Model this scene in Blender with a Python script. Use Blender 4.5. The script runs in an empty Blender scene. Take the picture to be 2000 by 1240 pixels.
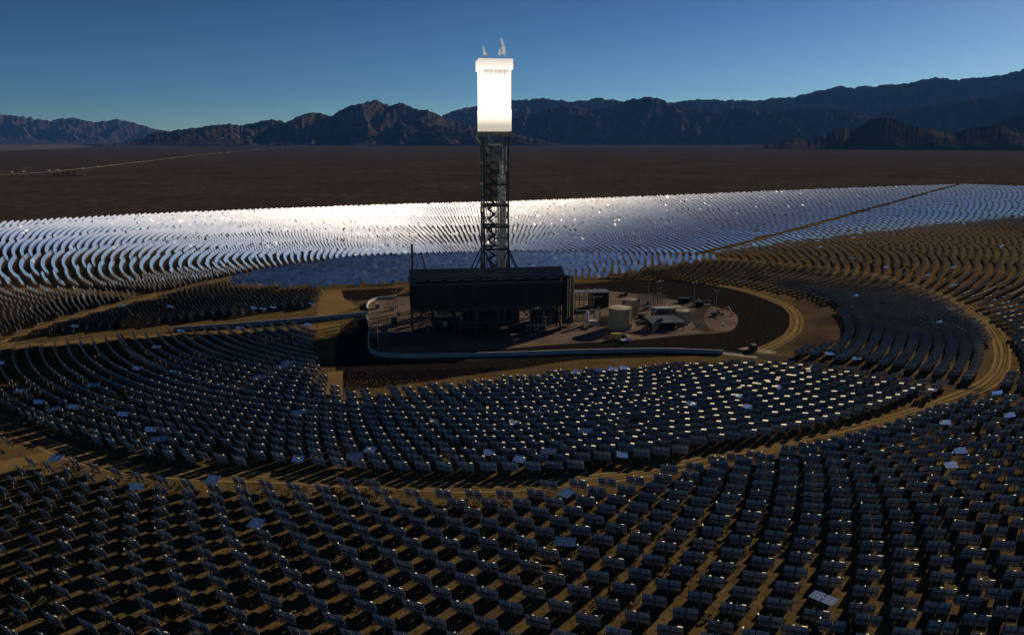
import bpy, math, random
import numpy as np
from mathutils import Vector, Matrix, noise
random.seed(7); rng = np.random.default_rng(7)
R = math.radians
sc = bpy.context.scene
COL = sc.collection

# ------------------------------------------------------------------ camera, sky, sun, exposure
CAM_H = 96.0; PITCH = R(12.6); FPX = 1556.0
cd = bpy.data.cameras.new('camera'); cam = bpy.data.objects.new('camera', cd); COL.objects.link(cam)
cam.location = (0, 0, CAM_H); cam.rotation_euler = (math.pi/2 - PITCH, 0, 0)
cd.sensor_width = 36.0; cd.lens = 36.0*FPX/2000.0; cd.clip_start = 1.0; cd.clip_end = 200000.0
sc.camera = cam

SUN_AZ, SUN_EL = R(41), R(19)
SUN = np.array([math.sin(SUN_AZ)*math.cos(SUN_EL), math.cos(SUN_AZ)*math.cos(SUN_EL), math.sin(SUN_EL)])
world = bpy.data.worlds.new('World'); sc.world = world; world.use_nodes = True
nt = world.node_tree; bg = nt.nodes['Background']
sky = nt.nodes.new('ShaderNodeTexSky'); sky.sky_type = 'NISHITA'; sky.sun_disc = False
sky.sun_elevation = SUN_EL; sky.sun_rotation = SUN_AZ
sky.altitude = 900; sky.air_density = 0.6; sky.dust_density = 0.15; sky.ozone_density = 5.0
gam = nt.nodes.new('ShaderNodeGamma'); gam.inputs['Gamma'].default_value = 1.7; nt.links.new(sky.outputs[0], gam.inputs['Color'])
tint = nt.nodes.new('ShaderNodeMix'); tint.data_type = 'RGBA'; tint.blend_type = 'MULTIPLY'; tint.inputs['Factor'].default_value = 1.0
nt.links.new(gam.outputs[0], tint.inputs['A']); tint.inputs['B'].default_value = (.58, .46, .29, 1)
nt.links.new(tint.outputs['Result'], bg.inputs[0])
bg.inputs[1].default_value = 0.055
sl = bpy.data.lights.new('sun', 'SUN'); sl.energy = 5.0; sl.angle = R(0.5); sl.color = (1.0, 0.84, 0.62)
sun = bpy.data.objects.new('sun', sl); COL.objects.link(sun)
sun.rotation_euler = Vector(-SUN).to_track_quat('-Z', 'Y').to_euler()
sc.view_settings.view_transform = 'Standard'; sc.view_settings.look = 'None'
sc.view_settings.exposure = -0.35; sc.view_settings.gamma = 1.0
sc.view_settings.use_curve_mapping = False
cy = sc.cycles
cy.max_bounces = 6; cy.glossy_bounces = 4; cy.diffuse_bounces = 2; cy.volume_bounces = 0
cy.sample_clamp_indirect = 4.0; cy.sample_clamp_direct = 0
cy.caustics_reflective = False; cy.caustics_refractive = False

# ------------------------------------------------------------------ picture -> ground
def ray(px, py):
    x = (px-1000)/FPX; y = (620-py)/FPX
    return Vector((x, math.cos(PITCH)+y*math.sin(PITCH), -math.sin(PITCH)+y*math.cos(PITCH)))
def g(px, py, z=0.0):
    d = ray(px, py); t = (z-CAM_H)/d.z
    return (d.x*t, d.y*t)
def project(P):
    P = np.asarray(P, float)
    x = P[..., 0]; y = P[..., 1]; z = P[..., 2]-CAM_H
    dep = y*math.cos(PITCH) - z*math.sin(PITCH)
    up = y*math.sin(PITCH) + z*math.cos(PITCH)
    return 1000+FPX*x/dep, 620-FPX*up/dep, dep

# ------------------------------------------------------------------ tags
def tag(o, label=None, cat=None, group=None, kind=None):
    if label: o['label'] = label
    if cat: o['category'] = cat
    if group: o['group'] = group
    if kind: o['kind'] = kind
    return o
def empty(name, loc=(0, 0, 0), rz=0.0, label=None, cat=None, group=None):
    o = bpy.data.objects.new(name, None); o.location = loc; o.rotation_euler = (0, 0, rz)
    o.empty_display_size = 0.5; COL.objects.link(o)
    return tag(o, label, cat, group)

# ------------------------------------------------------------------ materials
def mat(name, col=(.5, .5, .5), rough=.7, metal=0.0, noise_scale=None, amt=.25, col2=None, bump=0.0, bscale=None, spec=.3, emit=None):
    m = bpy.data.materials.new(name); m.use_nodes = True
    n = m.node_tree.nodes; l = m.node_tree.links; b = n['Principled BSDF']
    b.inputs['Base Color'].default_value = (*col, 1); b.inputs['Roughness'].default_value = rough
    b.inputs['Metallic'].default_value = metal; b.inputs['Specular IOR Level'].default_value = spec
    if emit:
        b.inputs['Emission Color'].default_value = (*emit[0], 1); b.inputs['Emission Strength'].default_value = emit[1]
    if noise_scale:
        tc = n.new('ShaderNodeNewGeometry')
        nz = n.new('ShaderNodeTexNoise'); nz.inputs['Scale'].default_value = noise_scale; nz.inputs['Detail'].default_value = 6
        l.new(tc.outputs['Position'], nz.inputs['Vector'])
        cr = n.new('ShaderNodeValToRGB')
        c2 = col2 or tuple(c*(1-amt) for c in col)
        c1 = col if col2 else tuple(min(1, c*(1+amt)) for c in col)
        cr.color_ramp.elements[0].position = .35; cr.color_ramp.elements[1].position = .65
        cr.color_ramp.elements[0].color = (*c2, 1); cr.color_ramp.elements[1].color = (*c1, 1)
        l.new(nz.outputs['Fac'], cr.inputs['Fac']); l.new(cr.outputs[0], b.inputs['Base Color'])
        if bump:
            bp = n.new('ShaderNodeBump'); bp.inputs['Strength'].default_value = bump; bp.inputs['Distance'].default_value = .3
            nb = n.new('ShaderNodeTexNoise'); nb.inputs['Scale'].default_value = bscale or noise_scale*4; nb.inputs['Detail'].default_value = 4
            l.new(tc.outputs['Position'], nb.inputs['Vector']); l.new(nb.outputs['Fac'], bp.inputs['Height']); l.new(bp.outputs[0], b.inputs['Normal'])
    return m

M = {}
def mirror_material(name, dusty):
    """silvered glass with a thin film of desert dust: a sharp reflection plus a weak wide lobe"""
    m = bpy.data.materials.new(name); m.use_nodes = True
    n = m.node_tree.nodes; l = m.node_tree.links
    for x in list(n):
        if x.type == 'BSDF_PRINCIPLED': n.remove(x)
    a = n.new('ShaderNodeBsdfAnisotropic'); a.inputs['Color'].default_value = (.88, .90, .92, 1); a.inputs['Roughness'].default_value = .045
    b = n.new('ShaderNodeBsdfAnisotropic'); b.inputs['Color'].default_value = (.92, .92, .92, 1); b.inputs['Roughness'].default_value = .40
    mx = n.new('ShaderNodeMixShader'); mx.inputs[0].default_value = dusty
    l.new(a.outputs[0], mx.inputs[1]); l.new(b.outputs[0], mx.inputs[2]); l.new(mx.outputs[0], n['Material Output'].inputs['Surface']); return m
M['mirror'] = mirror_material('dusty_mirror_glass', .095)
M['mirror_clean'] = mirror_material('washed_mirror_glass', .03)
M['back'] = mat('mirror_back_paint', (.88, .80, .68), rough=.5, metal=.0, noise_scale=.05, col2=(.52, .58, .66), spec=.5)
M['rail'] = mat('galvanised_rail', (.12, .125, .135), rough=.5, metal=.3)
M['post'] = mat('pylon_steel', (.30, .29, .28), rough=.5, metal=.4)
M['steel_dark'] = mat('dark_structural_steel', (.05, .055, .05), rough=.6, metal=.2, noise_scale=.5, amt=.3)
M['steel_olive'] = mat('olive_structural_steel', (.20, .19, .13), rough=.6, metal=.1, noise_scale=.5, amt=.2)
M['pipe'] = mat('insulated_pipe_cladding', (.45, .43, .40), rough=.35, metal=.6, noise_scale=.4, amt=.2)
M['wall_dark'] = mat('dark_cladding', (.060, .048, .036), rough=.75, noise_scale=.15, amt=.15, spec=0.0)
M['duct'] = mat('steam_duct_paint', (.06, .08, .10), rough=.45, metal=.2, noise_scale=.2, amt=.2)
M['duct_band'] = mat('duct_flange', (.32, .33, .34), rough=.4, metal=.4)
M['tan'] = mat('tan_tank_paint', (.42, .34, .20), rough=.5, noise_scale=.3, amt=.12)
M['tan_rib'] = mat('pale_tan_rib', (.60, .50, .30), rough=.5)
M['grey_roof'] = mat('grey_sheet_roof', (.26, .27, .27), rough=.45, metal=.3, noise_scale=.2, amt=.15)
M['white'] = mat('white_paint', (.75, .74, .72), rough=.5, noise_scale=.8, amt=.08)
M['blue'] = mat('blue_cladding', (.06, .13, .24), rough=.5, noise_scale=.5, amt=.1)
M['black'] = mat('black_paint', (.02, .02, .022), rough=.6)
M['red'] = mat('red_orange_paint', (.45, .09, .05), rough=.5)
M['yellow'] = mat('yellow_paint', (.55, .42, .12), rough=.5)
M['rubber'] = mat('tyre_rubber', (.02, .02, .02), rough=.9)
M['glass'] = mat('window_glass', (.03, .04, .05), rough=.08, spec=.6)
M['concrete'] = mat('concrete', (.46, .45, .43), rough=.85, noise_scale=.25, amt=.12)
M['concrete_tan'] = mat('pale_concrete_slab', (.40, .34, .26), rough=.9, noise_scale=.1, amt=.15, spec=0.0)  # warmer concrete colour with slight random variation
M['shrub'] = mat('dry_scrub_leaves', (.085, .072, .03), rough=.9, noise_scale=.4, amt=.4)
M['stone'] = mat('red_brown_stone', (.20, .12, .08), rough=.9, noise_scale=1.5, amt=.5, spec=0.0)
M['asphalt'] = mat('worn_asphalt', (.075, .062, .052), rough=.9, noise_scale=.08, amt=.15, spec=0.0)
M['gravel_dark'] = mat('dark_gravel', (.022, .019, .018), rough=.95, noise_scale=.5, amt=.35, bump=.6, bscale=1.2, spec=0.0)
M['pad'] = mat('pinkish_pad_gravel', (.20, .145, .115), rough=.95, noise_scale=.05, amt=.22, bump=.3, bscale=.8, spec=0.0)
M['dirt'] = mat('packed_dirt_road', (.25, .165, .068), rough=.95, noise_scale=.06, amt=.16, bump=.3, bscale=.7, spec=0.0)
M['steam'] = None

def sand_material():
    m = bpy.data.materials.new('desert_sand'); m.use_nodes = True
    n = m.node_tree.nodes; l = m.node_tree.links; b = n['Principled BSDF']; b.inputs['Roughness'].default_value = .95
    b.inputs['Specular IOR Level'].default_value = 0
    geo = n.new('ShaderNodeNewGeometry')
    def nz(scale, det=6, rough=.6):
        t = n.new('ShaderNodeTexNoise'); t.inputs['Scale'].default_value = scale; t.inputs['Detail'].default_value = det; t.inputs['Roughness'].default_value = rough
        l.new(geo.outputs['Position'], t.inputs['Vector']); return t
    def ramp(src, p0, c0, p1, c1):
        r = n.new('ShaderNodeValToRGB'); r.color_ramp.elements[0].position = p0; r.color_ramp.elements[1].position = p1
        r.color_ramp.elements[0].color = (*c0, 1); r.color_ramp.elements[1].color = (*c1, 1); l.new(src, r.inputs['Fac']); return r
    def mix(f, a, bb):
        x = n.new('ShaderNodeMix'); x.data_type = 'RGBA'
        l.new(f, x.inputs['Factor']); l.new(a, x.inputs['A']); l.new(bb, x.inputs['B']); return x.outputs['Result']
    near = ramp(nz(.12).outputs['Fac'], .35, (.125, .084, .038), .65, (.205, .138, .062))
    spots = ramp(nz(.7, 8, .7).outputs['Fac'], .50, (0, 0, 0), .62, (1, 1, 1))
    scrub = n.new('ShaderNodeRGB'); scrub.outputs[0].default_value = (.075, .05, .02, 1)
    nearc = mix(spots.outputs[0], near.outputs[0], scrub.outputs[0])
    # the open valley floor beyond the mirror field: creosote scrub over darker gravel, real change of cover
    far = ramp(nz(.004, 8, .65).outputs['Fac'], .28, (.048, .038, .031), .72, (.115, .088, .068))
    farspots = ramp(nz(.05, 6, .7).outputs['Fac'], .42, (0, 0, 0), .60, (1, 1, 1))
    fc = n.new('ShaderNodeRGB'); fc.outputs[0].default_value = (.042, .034, .027, 1)
    farc = mix(farspots.outputs[0], far.outputs[0], fc.outputs[0])
    d = n.new('ShaderNodeVectorMath'); d.operation = 'DISTANCE'; d.inputs[1].default_value = (100, 500, 0); l.new(geo.outputs['Position'], d.inputs[0])
    mr = n.new('ShaderNodeMapRange'); mr.inputs['From Min'].default_value = 500; mr.inputs['From Max'].default_value = 720; l.new(d.outputs['Value'], mr.inputs['Value'])
    l.new(mix(mr.outputs['Result'], nearc, farc), b.inputs['Base Color'])
    bp = n.new('ShaderNodeBump'); bp.inputs['Strength'].default_value = .5; bp.inputs['Distance'].default_value = .4
    l.new(nz(.9, 5).outputs['Fac'], bp.inputs['Height']); l.new(bp.outputs[0], b.inputs['Normal'])
    return m
M['sand'] = sand_material()

def rock_material():
    m = bpy.data.materials.new('mountain_rock'); m.use_nodes = True
    n = m.node_tree.nodes; l = m.node_tree.links; b = n['Principled BSDF']; b.inputs['Roughness'].default_value = .95
    b.inputs['Specular IOR Level'].default_value = 0
    geo = n.new('ShaderNodeNewGeometry')
    t = n.new('ShaderNodeTexNoise'); t.inputs['Scale'].default_value = .0025; t.inputs['Detail'].default_value = 10; t.inputs['Roughness'].default_value = .65
    l.new(geo.outputs['Position'], t.inputs['Vector'])
    r = n.new('ShaderNodeValToRGB'); r.color_ramp.elements[0].position = .35; r.color_ramp.elements[1].position = .65
    r.color_ramp.elements[0].color = (.030, .021, .020, 1); r.color_ramp.elements[1].color = (.10, .067, .056, 1)
    l.new(t.outputs['Fac'], r.inputs['Fac']); l.new(r.outputs[0], b.inputs['Base Color'])
    bp = n.new('ShaderNodeBump'); bp.inputs['Strength'].default_value = .8; bp.inputs['Distance'].default_value = 60
    t2 = n.new('ShaderNodeTexNoise'); t2.inputs['Scale'].default_value = .006; t2.inputs['Detail'].default_value = 8
    l.new(geo.outputs['Position'], t2.inputs['Vector']); l.new(t2.outputs['Fac'], bp.inputs['Height']); l.new(bp.outputs[0], b.inputs['Normal'])
    return m
M['rock'] = rock_material()

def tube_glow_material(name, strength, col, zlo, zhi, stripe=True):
    """receiver tubes / shields: emission stands in for concentrated sunlight falling on them"""
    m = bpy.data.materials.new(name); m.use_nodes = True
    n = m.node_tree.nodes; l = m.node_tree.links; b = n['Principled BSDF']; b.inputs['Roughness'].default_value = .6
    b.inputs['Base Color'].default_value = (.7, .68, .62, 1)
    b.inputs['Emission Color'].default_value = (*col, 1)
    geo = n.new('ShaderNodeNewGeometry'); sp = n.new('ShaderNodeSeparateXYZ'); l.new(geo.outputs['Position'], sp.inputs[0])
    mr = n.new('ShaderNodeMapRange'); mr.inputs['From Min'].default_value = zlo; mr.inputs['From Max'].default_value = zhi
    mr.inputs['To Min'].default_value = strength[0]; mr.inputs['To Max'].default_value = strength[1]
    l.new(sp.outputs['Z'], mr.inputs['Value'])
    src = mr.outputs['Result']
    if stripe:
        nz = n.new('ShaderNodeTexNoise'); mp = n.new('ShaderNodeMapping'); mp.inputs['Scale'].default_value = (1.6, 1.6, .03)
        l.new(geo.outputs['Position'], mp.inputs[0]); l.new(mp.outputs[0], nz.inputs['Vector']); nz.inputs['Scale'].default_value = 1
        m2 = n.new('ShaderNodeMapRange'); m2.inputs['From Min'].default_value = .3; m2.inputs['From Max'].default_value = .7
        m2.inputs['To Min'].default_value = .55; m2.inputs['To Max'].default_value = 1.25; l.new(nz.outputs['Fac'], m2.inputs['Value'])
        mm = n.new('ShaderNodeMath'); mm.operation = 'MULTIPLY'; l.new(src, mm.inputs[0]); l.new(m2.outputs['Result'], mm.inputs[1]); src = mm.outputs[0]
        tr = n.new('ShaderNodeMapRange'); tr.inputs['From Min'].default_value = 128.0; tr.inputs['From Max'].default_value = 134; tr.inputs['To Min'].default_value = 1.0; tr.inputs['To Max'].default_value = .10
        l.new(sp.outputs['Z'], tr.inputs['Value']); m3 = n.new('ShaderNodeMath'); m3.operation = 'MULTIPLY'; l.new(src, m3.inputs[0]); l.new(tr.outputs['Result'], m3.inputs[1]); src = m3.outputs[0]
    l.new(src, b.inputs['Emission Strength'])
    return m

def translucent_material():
    m = bpy.data.materials.new('translucent_bounce_light'); m.use_nodes = True
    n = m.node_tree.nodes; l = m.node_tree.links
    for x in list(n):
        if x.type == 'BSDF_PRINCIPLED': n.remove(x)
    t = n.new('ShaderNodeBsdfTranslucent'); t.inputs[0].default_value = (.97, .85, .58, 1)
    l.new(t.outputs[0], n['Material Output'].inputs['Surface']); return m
M['film'] = translucent_material()  # for added strips imitating light bounced onto mirror backs by the row behind

def steam_material():
    m = bpy.data.materials.new('white_steam'); m.use_nodes = True
    n = m.node_tree.nodes; l = m.node_tree.links
    for x in list(n):
        if x.type == 'BSDF_PRINCIPLED': n.remove(x)
    tr = n.new('ShaderNodeBsdfTransparent'); tl = n.new('ShaderNodeBsdfTranslucent'); df = n.new('ShaderNodeBsdfDiffuse'); a = n.new('ShaderNodeAddShader'); mx = n.new('ShaderNodeMixShader')
    tl.inputs[0].default_value = (.5, .5, .5, 1); df.inputs[0].default_value = (.45, .45, .45, 1)
    l.new(tl.outputs[0], a.inputs[0]); l.new(df.outputs[0], a.inputs[1])
    lw = n.new('ShaderNodeLayerWeight'); lw.inputs[0].default_value = .35
    mr = n.new('ShaderNodeMapRange'); mr.inputs['To Min'].default_value = .55; mr.inputs['To Max'].default_value = .05; l.new(lw.outputs['Facing'], mr.inputs['Value'])
    l.new(mr.outputs['Result'], mx.inputs[0]); l.new(tr.outputs[0], mx.inputs[1]); l.new(a.outputs[0], mx.inputs[2]); l.new(mx.outputs[0], n['Material Output'].inputs['Surface']); return m
M['steam'] = steam_material()

# ------------------------------------------------------------------ mesh builder
class MB:
    def __init__(s): s.v = []; s.f = []; s.mi = []
    def add(s, vs, fs, mi=0):
        o = len(s.v); s.v += [tuple(p) for p in vs]; s.f += [tuple(i+o for i in f) for f in fs]; s.mi += [mi]*len(fs); return s
    def box(s, x0, x1, y0, y1, z0, z1, mi=0):
        return s.add([(x0, y0, z0), (x1, y0, z0), (x1, y1, z0), (x0, y1, z0), (x0, y0, z1), (x1, y0, z1), (x1, y1, z1), (x0, y1, z1)],
                     [(0, 3, 2, 1), (4, 5, 6, 7), (0, 1, 5, 4), (1, 2, 6, 5), (2, 3, 7, 6), (3, 0, 4, 7)], mi)
    def beam(s, a, b, w, mi=0, n=4, w2=None, cap=True):
        a = Vector(a); b = Vector(b); d = (b-a).normalized()
        u = d.cross(Vector((0, 0, 1)));
        if u.length < 1e-3: u = Vector((1, 0, 0))
        u.normalize(); v = d.cross(u); w2 = w if w2 is None else w2
        off = math.pi/4 if n == 4 else 0
        ring = lambda c, r: [c + (u*math.cos(off+2*math.pi*i/n) + v*math.sin(off+2*math.pi*i/n))*r for i in range(n)]
        k = .7071 if n == 4 else .5
        vs = ring(a, w*k) + ring(b, w2*k)
        fs = [(i, (i+1) % n, n+(i+1) % n, n+i) for i in range(n)]
        if cap: fs += [tuple(reversed(range(n))), tuple(range(n, 2*n))]
        return s.add(vs, fs, mi)
    def cyl(s, c, r, z0, z1, n=24, mi=0, top=None, r2=None):
        r2 = r if r2 is None else r2
        vs = [(c[0]+r*math.cos(2*math.pi*i/n), c[1]+r*math.sin(2*math.pi*i/n), z0) for i in range(n)]
        vs += [(c[0]+r2*math.cos(2*math.pi*i/n), c[1]+r2*math.sin(2*math.pi*i/n), z1) for i in range(n)]
        s.add(vs, [(i, (i+1) % n, n+(i+1) % n, n+i) for i in range(n)] + [tuple(reversed(range(n)))], mi)
        if top is not None:
            o = len(s.v)-n
            s.v.append((c[0], c[1], z1+top)); s.f += [(o+i, o+(i+1) % n, len(s.v)-1) for i in range(n)]; s.mi += [mi]*n
        else:
            o = len(s.v)-n; s.f.append(tuple(range(o, o+n))); s.mi.append(mi)
        return s
    def build(s, name, mats, parent=None, loc=(0, 0, 0), rot=(0, 0, 0), smooth=False):
        me = bpy.data.meshes.new(name); me.from_pydata(s.v, [], s.f)
        mats = mats if isinstance(mats, (list, tuple)) else [mats]
        for m in mats: me.materials.append(m)
        if len(mats) > 1: me.polygons.foreach_set('material_index', s.mi)
        if smooth: me.polygons.foreach_set('use_smooth', [True]*len(me.polygons))
        me.update()
        return link(name, me, parent, loc, rot)
def link(name, me, parent=None, loc=(0, 0, 0), rot=(0, 0, 0)):
    o = bpy.data.objects.new(name, me); o.location = loc; o.rotation_euler = rot; COL.objects.link(o)
    if parent: o.parent = parent
    return o
def box(name, m, parent, x0, x1, y0, y1, z0, z1): return MB().box(x0, x1, y0, y1, z0, z1).build(name, m, parent)

# ------------------------------------------------------------------ ground, roads, pads
def sheet(name, pts, z, m, label=None):
    mb = MB(); mb.add([(x, y, z) for x, y in pts], [tuple(range(len(pts)))])
    o = mb.build(name, m)
    me = o.data
    if me.polygons[0].normal.z < 0: me.flip_normals()
    return tag(o, kind='structure')
def smooth_line(pts, k=6, closed=False):
    P = [Vector((*p, 0)) for p in pts]; n = len(P); out = []
    rngi = range(n) if closed else range(n-1)
    for i in rngi:
        p0 = P[(i-1) % n] if closed or i > 0 else P[0]; p1 = P[i]; p2 = P[(i+1) % n]
        p3 = P[(i+2) % n] if closed or i+2 < n else P[-1]
        for j in range(k):
            t = j/k
            q = .5*((2*p1)+(-p0+p2)*t+(2*p0-5*p1+4*p2-p3)*t*t+(-p0+3*p1-3*p2+p3)*t**3); out.append((q.x, q.y))
    if not closed: out.append((P[-1].x, P[-1].y))
    return out
def strip(name, pts, w, z, m, closed=False, wob=.0):
    L = []; n = len(pts)
    for i, p in enumerate(pts):
        a = Vector(pts[(i-1) % n] if closed or i > 0 else pts[i]); b = Vector(pts[(i+1) % n] if closed or i < n-1 else pts[i])
        d = (b-a); d = d.normalized() if d.length > 0 else Vector((1, 0)); nn = Vector((-d.y, d.x))
        ww = w*(1+wob*math.sin(i*1.7)+wob*.6*math.sin(i*.63))
        L.append((Vector(p)+nn*ww/2, Vector(p)-nn*ww/2))
    vs = [(*q, z) for pr in L for q in pr]
    fs = [(2*i, 2*i+1, (2*i+3) % (2*n), (2*i+2) % (2*n)) for i in range(n if closed else n-1)]
    o = MB().add(vs, fs).build(name, m)
    if o.data.polygons[0].normal.z < 0: o.data.flip_normals()
    return tag(o, kind='structure')

S = 36000
# ground as one sheet, finer near the plant, gently uneven
xs = np.unique(np.concatenate([np.linspace(-S, -1500, 12), np.linspace(-1500, 2200, 60), np.linspace(2200, S, 12)]))
ys = np.unique(np.concatenate([np.linspace(-3000, 0, 4), np.linspace(0, 2500, 50), np.linspace(2500, S, 20)]))
GX, GY = np.meshgrid(xs, ys); nxg = len(xs)
gv = [(float(a), float(b), 0.0) for a, b in zip(GX.ravel(), GY.ravel())]
gf = [(j*nxg+i, j*nxg+i+1, (j+1)*nxg+i+1, (j+1)*nxg+i) for j in range(len(ys)-1) for i in range(nxg-1)]
tag(MB().add(gv, gf).build('ground', M['sand']), kind='structure')

RING = smooth_line([g(*p) for p in [(520, 932), (700, 942), (850, 950), (1000, 950), (1200, 930), (1400, 896), (1550, 865), (1700, 830), (1830, 790), (1925, 750), (1958, 705),
        (1948, 655), (1905, 612), (1840, 575), (1740, 543), (1620, 523), (1500, 511), (1380, 503), (1200, 498), (960, 497), (700, 507), (560, 525), (430, 547), (330, 572),
        (230, 597), (120, 628), (30, 662), (-60, 715), (-75, 765), (-10, 815), (90, 868), (220, 910), (370, 928)]], 5, True)
# the pad clearing, the road network (pixel outlines of flat ground turned into places on the ground)
CLEAR = [g(*p) for p in [(660, 775), (740, 770), (860, 762), (1000, 748), (1130, 735), (1300, 722), (1450, 716), (1545, 716), (1700, 736), (1830, 756), (1975, 780), (1985, 768), (1840, 738),
        (1700, 722), (1560, 700), (1560, 686), (1640, 678), (1650, 640), (1632, 600), (1560, 577), (1450, 557), (1300, 546), (1120, 545), (900, 552), (640, 562), (620, 600), (480, 617), (340, 632),
        (100, 655), (-90, 676), (-90, 690), (100, 674), (340, 652), (480, 646), (610, 640), (612, 690), (630, 730)]]
CHAN = smooth_line([g(*p) for p in [(1090, 556), (1250, 547), (1350, 551), (1440, 564), (1510, 585), (1545, 615), (1540, 645), (1500, 672), (1440, 690), (1290, 697), (1130, 703), (1000, 722), (860, 738), (700, 742),
        (660, 735), (655, 690), (662, 650), (700, 615), (720, 600), (800, 570), (930, 560)]], 4, True)
sheet('gravel_channel', CHAN, .004, M['gravel_dark'])
padline = smooth_line([g(*p) for p in [(1140, 566), (1250, 575), (1330, 588), (1400, 600), (1436, 613), (1440, 632), (1420, 648), (1340, 654), (1240, 664), (1100, 672), (940, 684), (790, 690), (745, 688), (727, 670), (722, 640),
        (718, 612), (725, 592), (760, 582), (860, 575), (1000, 570)]], 4, True)
sheet('plant_pad', padline, .008, M['pad'])
strip('pad_loop_road', smooth_line([g(*p) for p in [(1440, 690), (1300, 688), (1180, 688), (1000, 696), (860, 702), (760, 700), (732, 690), (724, 660)]], 5), 6.5, .012, M['asphalt'])
strip('inner_dirt_road', smooth_line([g(*p) for p in [(1060, 549), (1200, 541), (1300, 543), (1400, 556), (1480, 575), (1540, 600), (1556, 625), (1548, 650), (1510, 674), (1470, 688)]], 5), 7, .012, M['dirt'], wob=.06)
strip('ring_road', RING, 6.5, .016, M['dirt'], True, .05)
strip('gravel_shoulder', smooth_line([g(*p) for p in [(700, 614), (600, 628), (480, 637), (340, 644)]], 4), 12, .012, M['gravel_dark'])
strip('access_dirt_road', smooth_line([g(*p) for p in [(618, 640), (500, 647), (340, 655), (180, 665), (0, 680), (-120, 692)]], 4), 8, .020, M['dirt'], wob=.05)
strip('paved_access_road', smooth_line([g(*p) for p in [(1400, 688), (1500, 697), (1620, 712), (1740, 731), (1860, 752), (1975, 773), (2100, 790)]], 4), 7, .024, M['asphalt'])
strip('left_spur_road', smooth_line([g(*p) for p in [(-120, 955), (0, 912), (70, 895), (130, 884)]], 4), 9, .020, M['dirt'], wob=.05)
strip('far_spur_road', smooth_line([g(*p) for p in [(1372, 500), (1450, 480), (1560, 451), (1700, 411), (1840, 371)]], 4), 3.2, .020, M['asphalt'])
strip('left_track_road', smooth_line([g(*p) for p in [(-60, 565), (100, 563), (230, 571), (330, 578)]], 4), 6, .020, M['dirt'])
sheet('sandy_clearing', [g(*p) for p in [(625, 568), (668, 566), (672, 585), (700, 600), (660, 612), (618, 618)]], .020, M['dirt'])
sheet('sandy_clearing', [g(*p) for p in [(622, 634), (665, 632), (662, 655), (600, 672), (618, 655)]], .020, M['dirt'])
sheet('sandy_clearing', [g(*p) for p in [(640, 726), (670, 724), (668, 768), (625, 782), (640, 745)]], .020, M['dirt'])
M['soil'] = mat('bare_brown_soil', (.135, .092, .055), rough=.95, noise_scale=.05, col2=(.065, .045, .032), bump=.4, bscale=.8, spec=0)
sheet('bare_soil', smooth_line([g(*p) for p in [(1548, 588), (1600, 592), (1640, 612), (1652, 640), (1640, 668), (1560, 684), (1500, 680), (1545, 656), (1566, 628)]], 4, True), .008, M['soil'])
sheet('concrete_slab', [g(*p) for p in [(1440, 681), (1470, 676), (1519, 688), (1500, 691)]], .028, M['concrete_tan'])
sheet('concrete_slab', [g(*p) for p in [(1410, 687), (1480, 696), (1478, 700), (1402, 691)]], .028, M['concrete_tan'])
strip('plant_kerb', smooth_line([g(*p) for p in [(1375, 597), (1362, 620), (1372, 640), (1390, 648)]], 4), 7, .012, M['asphalt'])
strip('highway', smooth_line([g(*p) for p in [(-300, 352), (0, 342), (150, 331), (270, 317), (420, 300), (560, 288), (620, 284)]], 5), 14, .30, M['concrete_tan'])

sheet('dry_lake', [g(*p) for p in [(-260, 286), (0, 283), (150, 283.5), (185, 286), (150, 290), (0, 295), (-260, 298)]], .5, mat('dry_lake_clay', (.15, .12, .11), rough=.95, noise_scale=.002, amt=.15, spec=0))
RUT = mat('compacted_rut', (.13, .085, .036), rough=.95, noise_scale=.2, amt=.3, spec=0); RUT2 = mat('loose_pale_sand', (.36, .25, .12), rough=.95, noise_scale=.2, amt=.2, spec=0)
def offset(pts, d, closed=False):
    out = []; n = len(pts)
    for i, p in enumerate(pts):
        a = Vector(pts[(i-1) % n] if closed or i else pts[i]); b = Vector(pts[(i+1) % n] if closed or i < n-1 else pts[i]); t = (b-a).normalized()
        out.append((p[0]-t.y*(d+.25*math.sin(i*.7+d)), p[1]+t.x*(d+.25*math.sin(i*.7+d))))
    return out
for d_, w_, m_ in ((-1.9, .55, RUT), (-.5, .5, RUT), (.6, .6, RUT2), (1.5, .5, RUT), (2.9, .7, RUT2), (-3.1, .6, RUT2)):
    strip('wheel_rut', offset(RING, d_, True), w_, .030, m_, True, .5)
INNER = smooth_line([g(*p) for p in [(1060, 549), (1200, 541), (1300, 543), (1400, 556), (1480, 575), (1540, 600), (1556, 625), (1548, 650), (1510, 674), (1470, 688)]], 5)
ACCL = smooth_line([g(*p) for p in [(618, 640), (500, 647), (340, 655), (180, 665), (0, 680), (-120, 692)]], 4)
for L_ in (INNER, ACCL):
    for d_, w_, m_ in ((-1.6, .6, RUT), (.2, .7, RUT2), (1.7, .6, RUT)): strip('wheel_rut', offset(L_, d_), w_, .030, m_, False, .5)

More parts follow.
